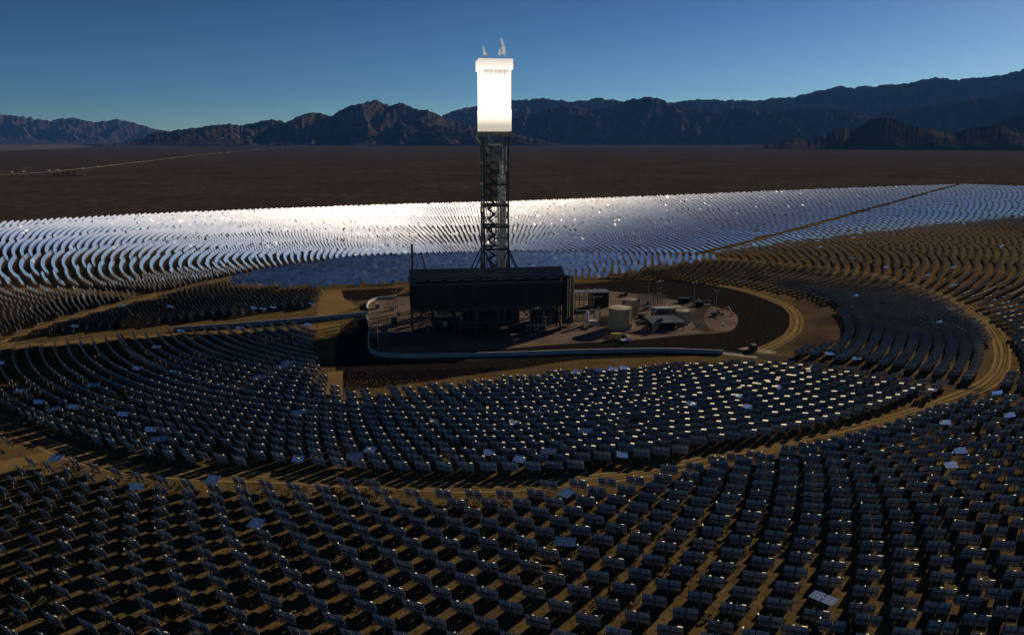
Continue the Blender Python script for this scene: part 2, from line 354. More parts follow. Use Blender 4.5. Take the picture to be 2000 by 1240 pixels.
# ------------------------------------------------------------------ mountains
def profile(pts, px):
    x = [p[0] for p in pts]; y = [p[1] for p in pts]
    return np.interp(px, x, y)
def range_(name, pts, dist, depth, seed, rough=.5, nu=420, nv=46, crest=.55):
    x0, x1 = pts[0][0], pts[-1][0]
    U = np.linspace(x0, x1, nu); T = np.linspace(0, 1, nv)
    vs = []; 
    for i, px in enumerate(U):
        d = ray(px, 272.0); az = math.atan2(d.x, d.y)
        j = 2.2*noise.noise(Vector((px*.045, seed, 0))) + 2.6*noise.noise(Vector((px*.13, seed, 3))) + 1.6*noise.noise(Vector((px*.31, seed, 5)))
        edge = min(1.0, (px-x0)/40, (x1-px)/40) if True else 1
        py = profile(pts, px) + j*max(0, edge)
        dc = dist+depth*crest
        el = math.atan((272.2-py)/1594.0)    # near-horizon elevation
        hc = max(0.0, CAM_H + dc*math.tan(el))
        for t in T:
            r = dist+depth*t
            a = az
            wx = math.sin(a)*r; wy = math.cos(a)*r
            env = (t/crest)**.85 if t < crest else max(0.0, 1-(t-crest)/(1-crest))**.9
            # spurs and gullies, fading to nothing at the crest so the skyline holds
            warp = noise.noise(Vector((wx*.00035, wy*.00035, seed)))*.9
            q = Vector((wx*.00085+warp, wy*.00042+warp, seed*1.3))
            rd = 1-abs(noise.noise(q))*2.2
            rd += .6*(1-abs(noise.noise(q*2.3))*2.2) + .4*(1-abs(noise.noise(q*5.1))*2.2) + .22*(1-abs(noise.noise(q*11.0))*2.2)
            k = min(1.0, abs(t-crest)/.30)
            z = hc*env*(1 + rough*k*(rd-1.45)) if t < 1 else 0
            z = max(z, 0)
            if t == 0: z = -20
            vs.append((wx, wy, z-1.0 if t in (0, 1) else z))
    fs = [(i*nv+j, (i+1)*nv+j, (i+1)*nv+j+1, i*nv+j+1) for i in range(nu-1) for j in range(nv-1)]
    o = MB().add(vs, fs).build(name, M['rock'], smooth=False)
    return tag(o, kind='structure')
range_('mountains', [(-160, 222), (-60, 228), (0, 230), (50, 235), (100, 241), (145, 236), (190, 243), (230, 238), (270, 244), (310, 255), (360, 262), (430, 270), (500, 276)], 26000, 5000, 3.1, .7)
range_('mountains', [(860, 262), (865, 226), (900, 214), (930, 208), (1000, 196), (1060, 194), (1110, 199), (1150, 197), (1165, 190), (1180, 197), (1240, 201), (1262, 194), (1290, 203), (1340, 199), (1400, 198), (1470, 202), (1540, 195),
        (1580, 187), (1635, 178), (1660, 181), (1760, 177), (1815, 167), (1830, 170), (1900, 170), (1945, 167), (2000, 152), (2120, 140), (2300, 150)], 20000, 5200, 7.7, .65, 560)
range_('mountains', [(160, 288), (230, 279), (260, 276), (300, 262), (350, 254), (400, 248), (440, 244), (470, 247), (500, 241), (530, 234), (560, 240), (595, 225), (620, 222), (650, 228), (680, 209), (710, 205), (738, 198), (760, 208), (782, 203),
        (820, 214), (845, 219), (870, 232), (900, 240), (940, 250), (1000, 262), (1080, 282)], 12500, 3600, 1.9, .85, 640)
range_('mountains', [(880, 270), (930, 246), (1000, 232), (1060, 218), (1100, 206), (1150, 216), (1200, 207), (1232, 196), (1265, 192), (1290, 197), (1310, 210), (1350, 216), (1400, 222), (1430, 214), (1500, 222), (1600, 214), (1700, 232), (1800, 214), (1900, 205), (2000, 195),
        (2150, 185), (2300, 220)], 14500, 3800, 5.3, .9, 640)
range_('foothills', [(690, 280), (720, 272), (750, 263), (790, 253), (820, 256), (850, 245), (880, 250), (900, 258), (950, 256), (1000, 262), (1060, 274), (1110, 284)], 12000, 1300, 9.2, .85, 300, 36)
range_('foothills', [(1465, 292), (1500, 284), (1550, 269), (1580, 276), (1610, 265), (1645, 252), (1670, 255), (1700, 238), (1725, 234), (1745, 238), (1790, 252), (1830, 258), (1860, 264), (1890, 254), (1950, 250), (2000, 262), (2100, 250), (2250, 270)], 8200, 1300, 2.4, .5, 420, 36)
range_('foothills', [(1840, 290), (1880, 274), (1930, 252), (1980, 232), (2060, 222), (2200, 215), (2300, 260)], 11000, 1900, 4.4, .8, 240, 36)
range_('foothills', [(100, 330), (118, 327), (130, 325.5), (142, 327), (160, 331)], 2450, 160, 6.1, .3, 40, 10)

# ------------------------------------------------------------------ tower
TH = R(8)
tx, ty = g(967, 590); TB = (tx, ty, 0)
TOP = 139.0
tower = empty('solar_tower', TB, TH, 'tall dark lattice steel tower with glowing white receiver on top', 'tower')
hw = 7.2                                   # half width of the shaft
zl = [33, 46.1, 58.3, 70.4, 82.2, 94.0]
SD, SO = M['steel_dark'], M['steel_olive']
# concrete foot
box('foundation', M['concrete'], tower, -24, 24, -24, 24, 0, .6)
for sx in (-1, 1):
    for sy in (-1, 1):
        MB().beam((sx*hw, sy*hw, .6), (sx*hw, sy*hw, 97.3), .8).build('column', SD, tower)
        MB().beam((sx*22.5, sy*hw, .6), (sx*hw, sy*hw, 33), .7).build('raking_leg', SD, tower)
        MB().beam((sx*hw, sy*22.5, .6), (sx*hw, sy*hw, 33), .7).build('raking_leg', SD, tower)
        MB().beam((sx*15, sy*hw, 17.3), (sx*hw, sy*hw, 17.3), .4).build('strut', SD, tower)
for (a, b) in (((-1, -1), (1, -1)), ((1, -1), (1, 1)), ((1, 1), (-1, 1)), ((-1, 1), (-1, -1))):
    A = Vector((a[0]*hw, a[1]*hw, 0)); B = Vector((b[0]*hw, b[1]*hw, 0)); Mid = (A+B)/2; q1 = A.lerp(B, .27)
    q2 = A.lerp(B, .8)
    MB().beam(q1+Vector((0, 0, .6)), q1+Vector((0, 0, 97)), .35).build('column', SD, tower)
    for i, z in enumerate(zl):
        m_ = SD if z < 80 else SO
        MB().beam(A+Vector((0, 0, z)), B+Vector((0, 0, z)), 1.15 if i < 4 else .7).build('girder', m_, tower)
        if i < len(zl)-1:
            z2 = zl[i+1]; zm = (z+z2)/2
            MB().beam(A+Vector((0, 0, zm)), B+Vector((0, 0, zm)), .3).build('strut', m_, tower)
            MB().beam(A+Vector((0, 0, z)), Mid+Vector((0, 0, zm)), .38).build('brace', m_, tower)
            MB().beam(B+Vector((0, 0, z)), Mid+Vector((0, 0, zm)), .38).build('brace', m_, tower)
            MB().beam(A+Vector((0, 0, z2)), Mid+Vector((0, 0, zm)), .38).build('brace', m_, tower)
            MB().beam(B+Vector((0, 0, z2)), Mid+Vector((0, 0, zm)), .38).build('brace', m_, tower)
    for (za, zb) in ((.6, 17.3), (17.3, 33)):
        MB().beam(A+Vector((0, 0, zb)), Mid+Vector((0, 0, za)), .45).build('brace', SD, tower)
        MB().beam(B+Vector((0, 0, zb)), Mid+Vector((0, 0, za)), .45).build('brace', SD, tower)
    MB().beam(A+Vector((0, 0, 17.3)), B+Vector((0, 0, 17.3)), .5).build('girder', SD, tower)
# stair tower zigzag with landings, in the middle of the shaft
st = MB()
z = 1.0; k = 0
while z < 90:
    x0, x1 = (-3.8, .2) if k % 2 == 0 else (.2, -3.8)
    st.beam((x0, -1.2 if k % 2 else 1.2, z), (x1, -1.2 if k % 2 else 1.2, z+3.0), 1.1)
    st.box(x1-.8, x1+.8, -2, 2, z+2.95, z+3.1)
    z += 3.05; k += 1
st.build('stair_flights', M['steel_dark'], tower)
for x in (-4.8, 1.2):
    for y in (-2.2, 2.2):
        MB().beam((x, y, .6), (x, y, 90), .25).build('stair_post', SD, tower)
sm = MB()
for k in range(15):
    z = 3+k*6.0
    for y in (-2.2, 2.2):
        sm.beam((-4.8, y, z), (1.2, y, z+3), .22); sm.beam((1.2, y, z+3), (-4.8, y, z+6), .22)
sm.build('stair_bracing', SD, tower)
# riser pipes and lift mast
for x, y, r in ((3.6, -2.2, 1.1), (5.6, -1.4, .6), (4.9, 2.6, .7), (2.4, 1.8, .45)):
    MB().beam((x, y, .6), (x, y, 84 if r > .6 else 76), r*2, n=12, cap=True).build('riser_pipe', M['pipe'], tower, smooth=False)
MB().beam((-6.3, 1, .6), (-6.0, 1, 92), .9).build('lift_mast', SD, tower)
box('upper_drum_casing', M['grey_roof'], tower, -3.4, 5.2, -4.2, 3.5, 83.5, 90.5)
for i in range(3): MB().beam((-2.6+i*3.4, -6, 90.6), (-2.6+i*3.4, -6, 93.2), .8).build('hanger', SO, tower)
MB().beam((-4.5, -6.4, 93), (4.2, -6.4, 93), .9).build('header_pipe', M['pipe'], tower)
MB().beam((3.9, -6.4, 84), (3.9, -6.4, 93), .7, n=8).build('downcomer', M['pipe'], tower)
MB().beam((6.0, -6.2, 78), (6.0, -6.2, 93), .8, n=8).build('downcomer', M['pipe'], tower)
# vessel at the base with a bright polished end
MB().beam((3.2, -9.6, 19.2), (10.2, -9.6, 19.2), 4.2, n=16).build('steam_drum', M['pipe'], tower, smooth=False)
for x in (4.4, 9.0): box('saddle', SD, tower, x-.4, x+.4, -11, -8.2, .6, 17.3)
# gallery under the receiver
GQ = 10.3
box('gallery_deck', SO, tower, -GQ, GQ, -GQ, GQ, 97.32, 98.0)
rail = MB()
for s_ in (-1, 1):
    for z in (98.7, 99.3):
        rail.beam((-GQ, s_*GQ, z), (GQ, s_*GQ, z), .12); rail.beam((s_*GQ, -GQ, z), (s_*GQ, GQ, z), .12)
    for i in range(12):
        t = -GQ+i*2*GQ/11
        rail.beam((t, s_*GQ, 98), (t, s_*GQ, 99.4), .12); rail.beam((s_*GQ, t, 98), (s_*GQ, t, 99.4), .12)
rail.build('guard_rail', SO, tower)
for sx in (-1, 1):
    for sy in (-1, 1):
        MB().beam((sx*hw, sy*hw, 92), (sx*9.9, sy*9.9, 97.3), .4).build('knee_brace', SO, tower)
for i in range(7):
    for j in (-1, 1):
        MB().beam((-7.8+i*2.6, j*8.0, 98), (-7.8+i*2.6, j*8.0, 100.4), .45).build('support_stub', SO, tower)
# receiver: lower shield, glowing tube panels, upper shield
GL1 = tube_glow_material('lower_shield_painted_spill', (.70, 2.4), (1.0, .88, .70), 103.5, 112, stripe=False)  # mirror spill light painted on the shield as emission, stronger upwards
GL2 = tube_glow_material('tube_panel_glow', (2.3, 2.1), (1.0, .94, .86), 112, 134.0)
GL3 = tube_glow_material('upper_shield_painted_spill', (1.6, .98), (1.0, .88, .74), 134, 138.5, stripe=False)  # painted emission in place of mirror spill light, fading upwards
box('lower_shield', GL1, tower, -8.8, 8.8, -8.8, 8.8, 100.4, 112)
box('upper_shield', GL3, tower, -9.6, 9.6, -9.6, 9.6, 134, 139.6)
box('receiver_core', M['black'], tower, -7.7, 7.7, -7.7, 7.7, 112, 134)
for side in range(4):
    c, s_ = math.cos(side*math.pi/2), math.sin(side*math.pi/2)
    for k in range(6):
        pb = MB(); a0 = -7.5+k*2.5
        for t in range(5):
            xx = a0+.05+t*.48
            P = [(xx, -7.8), (xx+.24, -8.1), (xx+.48, -7.8)]
            q = [(x*c-y*s_, x*s_+y*c) for x, y in P]
            pb.add([(*q[0], 112.05), (*q[1], 112.05), (*q[2], 112.05), (*q[0], 133.95), (*q[1], 133.95), (*q[2], 133.95)], [(0, 1, 4, 3), (1, 2, 5, 4)])
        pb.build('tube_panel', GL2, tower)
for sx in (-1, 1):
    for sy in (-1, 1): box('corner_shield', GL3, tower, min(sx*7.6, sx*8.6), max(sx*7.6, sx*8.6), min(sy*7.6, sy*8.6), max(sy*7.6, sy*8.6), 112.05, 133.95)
for x, y, hh in ((-8.4, -8, 2.2), (-4.2, -7, 2.4), (-3.6, -6.8, 1.8), (6.2, -7, 2.2), (8.8, -8.6, 1.8), (3, 6, 1.6), (-9, -2, 1.4)):
    MB().beam((x, y, 139.6), (x, y, 139.6+hh), .55 if hh > 2 else .3, n=8).build('vent_stack', M['tan_rib'], tower)

def steam(px, py0, py1, r, label, sway, seed):
    rnd = random.Random(seed)
    x, y = tx+(px-967)*.3, ty-8
    z0 = 141.4; z1 = z0+(py0-py1)*.298
    mb = MB(); n = 8; rings = 12; pv = None; vs = []
    for i in range(rings):
        t = i/(rings-1); rr = r*(.45+.75*math.sin(math.pi*min(1, t*.9+.08)))*rnd.uniform(.6, 1.35)*(1-.5*t)
        cx = x + sway*t + rnd.uniform(-.35, .35); cyy = y + rnd.uniform(-.3, .3)
        for k in range(n):
            a = 2*math.pi*k/n; q = rr*rnd.uniform(.65, 1.3)
            vs.append((cx+q*math.cos(a), cyy+q*math.sin(a), z0+(z1-z0)*t+rnd.uniform(-.2, .2)))
    fs = [(i*n+k, i*n+(k+1) % n, (i+1)*n+(k+1) % n, (i+1)*n+k) for i in range(rings-1) for k in range(n)]
    fs += [tuple(reversed(range(n))), tuple(range((rings-1)*n, rings*n))]
    tag(mb.add(vs, fs).build('steam_plume', M['steam'], smooth=True), label, 'steam', 'steam plumes over the receiver')
steam(987, 112, 80, 1.3, 'tallest thin white steam plume rising from the tower top', -1.6, 1)
steam(951, 112, 95, 1.0, 'faint steam wisp above the left side of the glowing receiver', -.8, 2)
steam(978, 113, 101, 1.0, 'short white steam puff beside the tallest plume on the tower', .1, 3)

# ------------------------------------------------------------------ air cooled condenser
ax, ay = g(803, 655)
acc = empty('air_cooled_condenser', (ax, ay, 0), TH, 'huge dark air cooled condenser hall raised on steel legs before the tower', 'industrial building')
LN, DP, ZB, ZT = 77.0, 31.0, 13.2, 25.6
WD = M['wall_dark']
for k in range(7):
    a = k*LN/7; box('front_panel', WD, acc, a+.03, a+LN/7-.03, 0, .35, ZB, ZT-1.7)
    box('back_panel', WD, acc, a+.03, a+LN/7-.03, DP-.35, DP, ZB, ZT)
for y0 in (0.36, 10.6, 20.7):
    box('end_panel', WD, acc, 0, .35, y0, y0+10, ZB, ZT); box('end_panel', WD, acc, LN-.35, LN, y0, y0+10, ZB, ZT)
box('fan_deck', SD, acc, .4, LN-.4, .4, DP-.4, ZB+.6, ZB+1.1)
box('louvre_back', WD, acc, .2, LN-.2, .12, .3, ZT-1.68, ZT)
for k in range(46):
    MB().box(k*LN/45-.1, k*LN/45+.1, -.12, .1, ZT-1.7, ZT-.1).build('louvre_post', M['duct'], acc)
box('roof_deck', M['duct'], acc, -.2, LN+.2, -.3, DP+.2, ZT+.02, ZT+.35)
for i, y in enumerate((3.2, 10.8, 18.6, 26.4)):
    d = MB().beam((.6-.2*i, y, ZT+2.4), (LN+1.5+1.2*i, y, ZT+2.4), 2.7-.12*i, n=14).build('steam_duct', M['duct'], acc)
    fl = MB()
    for k in range(12):
        x = 3+k*6.6; fl.beam((x, y, ZT+2.4), (x+.22, y, ZT+2.4), 3.0-.1*i, n=14)
    fl.build('flange_ring', M['duct'], d)
    wl = MB(); wl.box(1, LN, y-1.75, y-1.55, ZT+.6, ZT+.75)
    for k in range(26): wl.beam((1+k*3, y-1.65, ZT+.3), (1+k*3, y-1.65, ZT+1.5), .09)
    for k in range(9): wl.box(2+k*8.4, 7.4+k*8.4, y-1.8, y-1.6, ZT+1.45, ZT+1.6, 1)
    wl.build('walkway_rail', [M['steel_dark'], M['white']], acc)
    # A-frame tube bundles under each duct
    af = MB(); af.add([(1, y-3.4, ZT+.4), (LN-1, y-3.4, ZT+.4), (LN-1, y-.6, ZT+1.5), (1, y-.6, ZT+1.5)], [(0, 1, 2, 3)])
    af.add([(1, y+3.4, ZT+.4), (LN-1, y+3.4, ZT+.4), (LN-1, y+.6, ZT+1.5), (1, y+.6, ZT+1.5)], [(3, 2, 1, 0)])
    af.build('tube_bundle', WD, acc)
for i in range(8):
    for j in range(4):
        x = .8+i*(LN-1.6)/7; y = .8+j*(DP-1.6)/3
        MB().beam((x, y, 0), (x, y, ZB), .75).build('leg', SD, acc)
        if i < 7:
            x2 = .8+(i+1)*(LN-1.6)/7
            if (i+j) % 2 == 0: MB().beam((x, y, .4), (x2, y, ZB-.8), .32).build('brace', SD, acc); MB().beam((x2, y, .4), (x, y, ZB-.8), .32).build('brace', SD, acc)
            MB().beam((x, y, ZB-.6), (x2, y, ZB-.6), .6).build('girder', SD, acc)
            MB().beam((x, y, 6.6), (x2, y, 6.6), .3).build('strut', SD, acc)
        if j < 3:
            y2 = .8+(j+1)*(DP-1.6)/3
            MB().beam((x, y, ZB-.6), (x, y2, ZB-.6), .6).build('girder', SD, acc)
            if i in (0, 7): MB().beam((x, y, .4), (x, y2, ZB-.8), .32).build('brace', SD, acc)
for i in range(7):
    for j in range(2):
        MB().cyl((6+i*10.8, 8+j*15, 0), 4.4, ZB-2.6, ZB-.3, 20).build('fan_shroud', SD, acc)
# the descending ducts at the right end
for i, (x, y) in enumerate(((LN+1.6, 1.5), (LN+3.6, 5.5), (LN+6.6, 10.0))):
    d = MB(); d.box(x-1.1, x+1.1, y-1.5, y+1.5, 3.5-i, ZT+2.8-.8*i); d.build('down_duct', M['duct'] if i == 2 else WD, acc)
    MB().beam((x+1.2, y-1.6, 6), (x+1.2, y-1.6, ZT+1.5), .32, n=6).build('duct_edge_pipe', M['tan_rib'], acc)
    for sx in (-1, 1): MB().beam((x+sx, y-1.2, 3.6-i), (x+sx*2.2, y-1.2, 0), .25).build('duct_leg', SD, acc)

def grp_loc(px, py, z=0): x, y = g(px, py); return (x, y, z)
# machinery standing under the condenser
t = empty('turbine_enclosure', grp_loc(848, 640), TH, 'dark enclosure with pale ribbed roof under the condenser', 'machine housing')
box('body', M['black'], t, 0, 14.5, 0, 6, 0, 5.2)
for k in range(14): box('roof_rib', M['white'], t, .2+k*1.03, .9+k*1.03, -.2, 1.5, 5.22, 5.6)
box('side_plate', M['white'], t, 4.8, 6.9, -.12, -.02, .6, 3.6); box('name_plate', M['duct_band'], t, 8.6, 11.4, -.1, -.02, 2.4, 2.9)
t = empty('boiler_feed_skid', grp_loc(1050, 648), TH, 'tangle of dark pumps, pipes and a curved pale elbow under the right end', 'pump skid')
box('skid_base', SD, t, -7, 5, -3, 4, 0, .6)
for (x, y, r, hh) in ((-5, 0, 1.1, 5), (-2.2, 1, 1.4, 6.5), (1, 0, .9, 4.2), (3.4, 2, 1.2, 7)): MB().cyl((x, y), r, .6, hh, 14, top=.5).build('vessel', M['steel_dark'], t)
pth = [(2.2, -1.6, 6.6), (3.0, -1.6, 6.2), (3.8, -1.6, 5.2), (4.2, -1.6, 3.8)]
for a, b in zip(pth, pth[1:]): MB().beam(a, b, .4, n=8).build('elbow', M['pipe'], t)
for k in range(6): MB().beam((-6+k*2, -2, .6), (-6+k*2, -2, 5+k % 3), .22).build('pipe', M['duct_band'], t)
MB().beam((-6, -2, 4), (5, -2, 4), .35).build('pipe', M['duct_band'], t)
t = empty('pipe_rack', grp_loc(930, 650), TH, 'long low dark pipe rack under the middle of the condenser', 'pipe rack')
for k in range(6):
    for y in (0, 3): MB().beam((k*5-8, y, 0), (k*5-8, y, 5), .4).build('post', SD, t)
for z in (2.8, 5.1):
    for y in (0, 1, 2, 3): MB().beam((-8, y, z), (20, y, z), .4, n=6).build('pipe', M['rail'], t)
t = empty('transformer', grp_loc(985, 655), TH, 'squat black transformer with fins under the condenser', 'transformer')
box('tank', M['black'], t, -2.5, 2.5, -1.6, 1.6, 0, 3.4)
for k in range(8): box('fin', M['steel_dark'], t, -2.4+k*.62, -2.1+k*.62, -2.3, -1.62, .4, 3)
for k in (-1, 0, 1): MB().cyl((k*1.3, 0), .22, 3.4, 4.9, 8).build('bushing', M['tan_rib'], t)

t = empty('shade_fill_box', grp_loc(905, 634), TH, 'long dark box added under the middle of the condenser to deepen its shade', 'building')  # dark box added to deepen the shade under the condenser
box('wall', M['black'], t, 0, 30, 0, 9, 0, 7.2); box('roof', M['steel_dark'], t, -.4, 30.4, -.4, 9.4, 7.22, 7.7)
for k in range(6): box('door', M['steel_dark'], t, 2+k*4.8, 4.2+k*4.8, -.12, -.01, 0, 3.2)
for k in range(5): MB().beam((2+k*6, -.6, 0), (2+k*6, -.6, 8.5), .35).build('pipe', M['rail'], t)
t = empty('shade_fill_block', grp_loc(1062, 632), TH, 'tall dark block added under the right end of the condenser to deepen its shade', 'building')  # added dark block, fills the too bright opening under the right end
box('wall', M['steel_dark'], t, 0, 8, 0, 9, 0, 10.5); box('side_bay', M['black'], t, -6, -.05, 2, 8, 0, 6.5); MB().cyl((3, -2), 1.0, 0, 6, 12, top=.6).build('vessel', M['rail'], t); MB().beam((-5, -.5, 4), (9, -.5, 4), .4).build('pipe', M['duct_band'], t)
rp = random.Random(11)
for k in range(34):      # process piping hung under the deck
    x, y = rp.uniform(3, LN-3), rp.uniform(.9, 9); z_ = rp.uniform(1, 12)
    if k % 2: MB().beam((x, y, .2), (x, y, rp.uniform(5, 12.4)), rp.uniform(.18, .4), n=6).build('drop_pipe', M[rp.choice(['rail', 'duct', 'duct_band'])], acc)
    else: MB().beam((x, y, z_), (min(LN-1, x+rp.uniform(3, 14)), y, z_), rp.uniform(.18, .4), n=6).build('cross_pipe', M[rp.choice(['rail', 'duct', 'duct_band'])], acc)
# black stack behind the left end
sx_, sy_ = g(812, 606)
st = empty('exhaust_stack', (sx_-1.2, sy_, 0), 0, 'slim black exhaust stack rising behind the left end of the condenser', 'stack')
MB().cyl((0, 0), .72, 0, 37.5, 16).build('shaft', M['black'], st); MB().cyl((0, 0), .95, 37.5, 38.1, 16).build('rim', M['steel_dark'], st)
MB().cyl((0, 0), 1.3, 0, .8, 16).build('base_ring', M['concrete'], st)
MB().beam((2.4, 0, 0), (2.4, 0, 26), .5).build('ladder_mast', SD, st)
st = empty('jib_crane', (sx_+5.5, sy_-1, 0), 0, 'dark slanted crane jib beside the exhaust stack', 'crane')
MB().beam((0, 0, 0), (0, 0, 25), .9).build('mast', SD, st); MB().beam((1.8, 0, 22), (-1.2, 0, 33), .8).build('jib', SD, st); MB().beam((-1.2, 0, 33), (-1.2, 0, 30), .12).build('cable', SD, st)

# ------------------------------------------------------------------ flood wall round the pad
def wall(name, pts, h, w, label, z0=0):
    P = smooth_line(pts, 5); r = empty(name, (P[0][0], P[0][1], 0), 0, label, 'wall')
    o = Vector((P[0][0], P[0][1], 0)); step = 3
    for i in range(0, len(P)-1, step):
        q = P[i:i+step+1]
        mb = MB(); n = len(q); vs = []
        for j, p in enumerate(q):
            a = Vector(P[max(0, i+j-1)]); b = Vector(P[min(len(P)-1, i+j+1)]); d = (b-a).normalized(); nn = Vector((-d.y, d.x))*w/2
            c = Vector(p)
            for s_, zz in ((1, 0), (-1, 0), (-.8, h), (.8, h)): vs.append((c.x+nn.x*s_-o.x, c.y+nn.y*s_-o.y, zz))
        fs = []
        for j in range(n-1):
            a, b = 4*j, 4*j+4
            for k in range(4): fs.append((a+k, a+(k+1) % 4, b+(k+1) % 4, b+k))
        fs += [(0, 1, 2, 3), (4*(n-1)+3, 4*(n-1)+2, 4*(n-1)+1, 4*(n-1))]
        m = mb.add(vs, fs).build('wall_section', M['concrete'], r)
        m.data.flip_normals() if False else None
    return r
wall('flood_wall', [g(*p) for p in [(775, 583), (740, 585), (721, 592), (716, 604)]], 1.6, .9, 'short curved pale concrete wall at the north west corner of the pad')
wall('flood_wall', [g(*p) for p in [(716, 622), (721, 640), (720, 668), (724, 688), (745, 696), (800, 699), (900, 697), (1000, 695), (1150, 690), (1300, 688), (1412, 692)]], 2.0, .8, 'long pale concrete flood wall along the front edge of the plant pad')
wall('flood_wall', [g(*p) for p in [(716, 616), (640, 624), (560, 631), (470, 638), (400, 643), (340, 647)]], 2.3, .8, 'straight pale concrete wall running out from the pad to the left')

# ------------------------------------------------------------------ tanks and buildings on the right of the pad
def tank(px, py, r, h, label, ribs=6, stairs=True):
    t = empty('storage_tank', grp_loc(px, py), 0, label, 'tank')
    MB().cyl((0, 0), r, .2, h, 36).build('shell', M['tan'], t, smooth=False)
    MB().cyl((0, 0), r+.12, h, h+.2, 36, top=.7).build('roof', M['tan_rib'], t)
    MB().cyl((0, 0), r+.5, 0, .2, 36).build('base_ring', M['concrete'], t)
    for k in range(ribs):
        a = -math.pi*.5-1.2+k*2.4/max(1, ribs-1)
        MB().beam((math.cos(a)*(r+.12), math.sin(a)*(r+.12), .3), (math.cos(a)*(r+.12), math.sin(a)*(r+.12), h), .16).build('rib', M['tan_rib'], t)
    MB().beam((r+.25, -.6, .2), (r+.25, -.6, h+1.2), .55).build('ladder', M['yellow'], t)
    rr = MB()
    for k in range(24):
        a = k*math.pi/12; b = a+math.pi/12
        rr.beam((r*math.cos(a), r*math.sin(a), h+.2), (r*math.cos(a), r*math.sin(a), h+1.1), .07)
        rr.beam((r*math.cos(a), r*math.sin(a), h+1.1), (r*math.cos(b), r*math.sin(b), h+1.1), .07)
    rr.build('roof_rail', M['tan_rib'], t)
    return t
tank(1210, 640, 5.9, 10.6, 'large tan cylindrical water tank with vertical ribs beside the condenser')
tank(1232, 618, 3.4, 9.5, 'narrow tan tank with a bright yellow edge behind the large tank', 3)
tank(1333, 632, 3.9, 7.0, 'small tan tank at the right of the white and blue roofed building', 4)
t = empty('pump_house', grp_loc(1198, 645), TH, 'low tan pump house with flat roof at the foot of the large tank', 'building')
box('wall', M['tan'], t, 0, 9.5, 0, 3, 0, 3.2); box('roof', M['grey_roof'], t, -.3, 9.8, -.3, 3.3, 3.22, 3.5); box('door', M['black'], t, 2, 3.1, -.08, -.01, 0, 2.2); box('door', M['black'], t, 6, 8, -.08, -.01, 0, 2.4)
t = empty('equipment_shed', grp_loc(1122, 602), TH, 'long grey flat roofed shed on posts between condenser and tanks', 'building')
box('roof', M['grey_roof'], t, 0, 21, 0, 9, 8.6, 9.1); box('wall', M['wall_dark'], t, 12, 20.6, .5, 8.6, 0, 8.55); box('side_wall', M['tan'], t, 9.2, 11.95, .4, 4, 0, 7.5)
for k in range(5): MB().beam((.4+k*2.6, .3, 0), (.4+k*2.6, .3, 8.6), .35).build('post', SD, t)
for k in range(8): box('roof_seam', M['duct_band'], t, 1.3+k*2.6, 1.45+k*2.6, .1, 8.9, 9.12, 9.22)
for k in (9, 13, 16): MB().cyl((k, 5), .45, 9.12, 10.3, 10).build('roof_vent', M['white'], t)
MB().beam((0, -1.5, 6.8), (16, -1.5, 6.8), .6, n=8).build('pipe', M['pipe'], t); box('cable_tray', M['duct'], t, 0, 10, -2.5, -1.9, 5.2, 5.6)
t = empty('cooling_building', grp_loc(1280, 625), TH, 'building with white ribbed roof over a deep blue front', 'building')
box('wall', M['blue'], t, 0, 13.5, 0, 8, 0, 5.6); box('roof', M['grey_roof'], t, -.3, 13.8, -.3, 8.3, 5.62, 5.9); box('blue_band', M['duct'], t, .1, 13.4, -.1, -.01, 3.0, 5.4)
for k in range(13): box('roof_rib', M['white'], t, .1+k*.8, .6+k*.8, .2, 3.4, 5.92, 6.5)
box('rear_roof', M['concrete_tan'], t, 10.6, 16, 1, 8, 5.92, 6.3)
t = empty('canopy_building', grp_loc(1272, 646), TH, 'dark open fronted workshop with wide sloping grey roof', 'building')
mb = MB(); mb.add([(0, 0, 3.8), (18, 0, 3.8), (15.5, 9, 5.6), (-1.5, 9, 5.6), (0, 0, 4.1), (18, 0, 4.1), (15.5, 9, 5.9), (-1.5, 9, 5.9)], [(0, 3, 2, 1), (4, 5, 6, 7), (0, 1, 5, 4), (1, 2, 6, 5), (2, 3, 7, 6), (3, 0, 4, 7)]); mb.build('roof', M['grey_roof'], t)
for k in range(6): MB().beam((.4+k*3.4, .3, 0), (.4+k*3.4, .3, 3.8), .35).build('post', SD, t)
box('rear_wall', M['black'], t, .4, 15, 7.6, 8, 0, 5.2); box('bay_wall', M['tan'], t, 2, 4.5, .8, 2.4, 0, 3.2); box('machine', M['black'], t, 6, 10, 1.2, 4, 0, 2.8); box('crate', M['yellow'], t, 12.8, 14.2, .8, 2, 0, 1.6)
for k in range(9): MB().beam((.1+k*2.1, 0.02, 4.13), (-1.3+k*2.0, 9, 5.93), .12).build('roof_seam', M['duct'], t)
t = empty('conveyor', grp_loc(1262, 640), R(-38), 'dark slanted walkway climbing beside the open workshop', 'walkway')
MB().beam((-2, 6, 1.0), (9, 0, 5.5), 1.1).build('deck', M['black'], t)
for k in range(5): MB().beam((-1+k*2.2, 5.4-k*1.2, 0), (-1+k*2.2, 5.4-k*1.2, 1.4+k*.9), .25).build('post', SD, t)
MB().beam((-2, 6, 2.1), (9, 0, 6.6), .14).build('handrail', M['duct_band'], t)
t = empty('storage_container', grp_loc(1325, 592), R(-4), 'black steel shipping container at the back of the pad', 'container')
box('body', M['black'], t, 0, 6.6, 0, 2.6, .15, 3.0); 
for k in range(10): box('corrugation', M['rubber'], t, .2+k*.64, .45+k*.64, -.06, -.005, .3, 2.9)
for k in (0, 6.3): box('corner_post', M['steel_dark'], t, k, k+.3, -.1, -.005, 0, 3.05)
box('roof_panel', M['duct'], t, .1, 6.5, .1, 2.5, 3.01, 3.08)
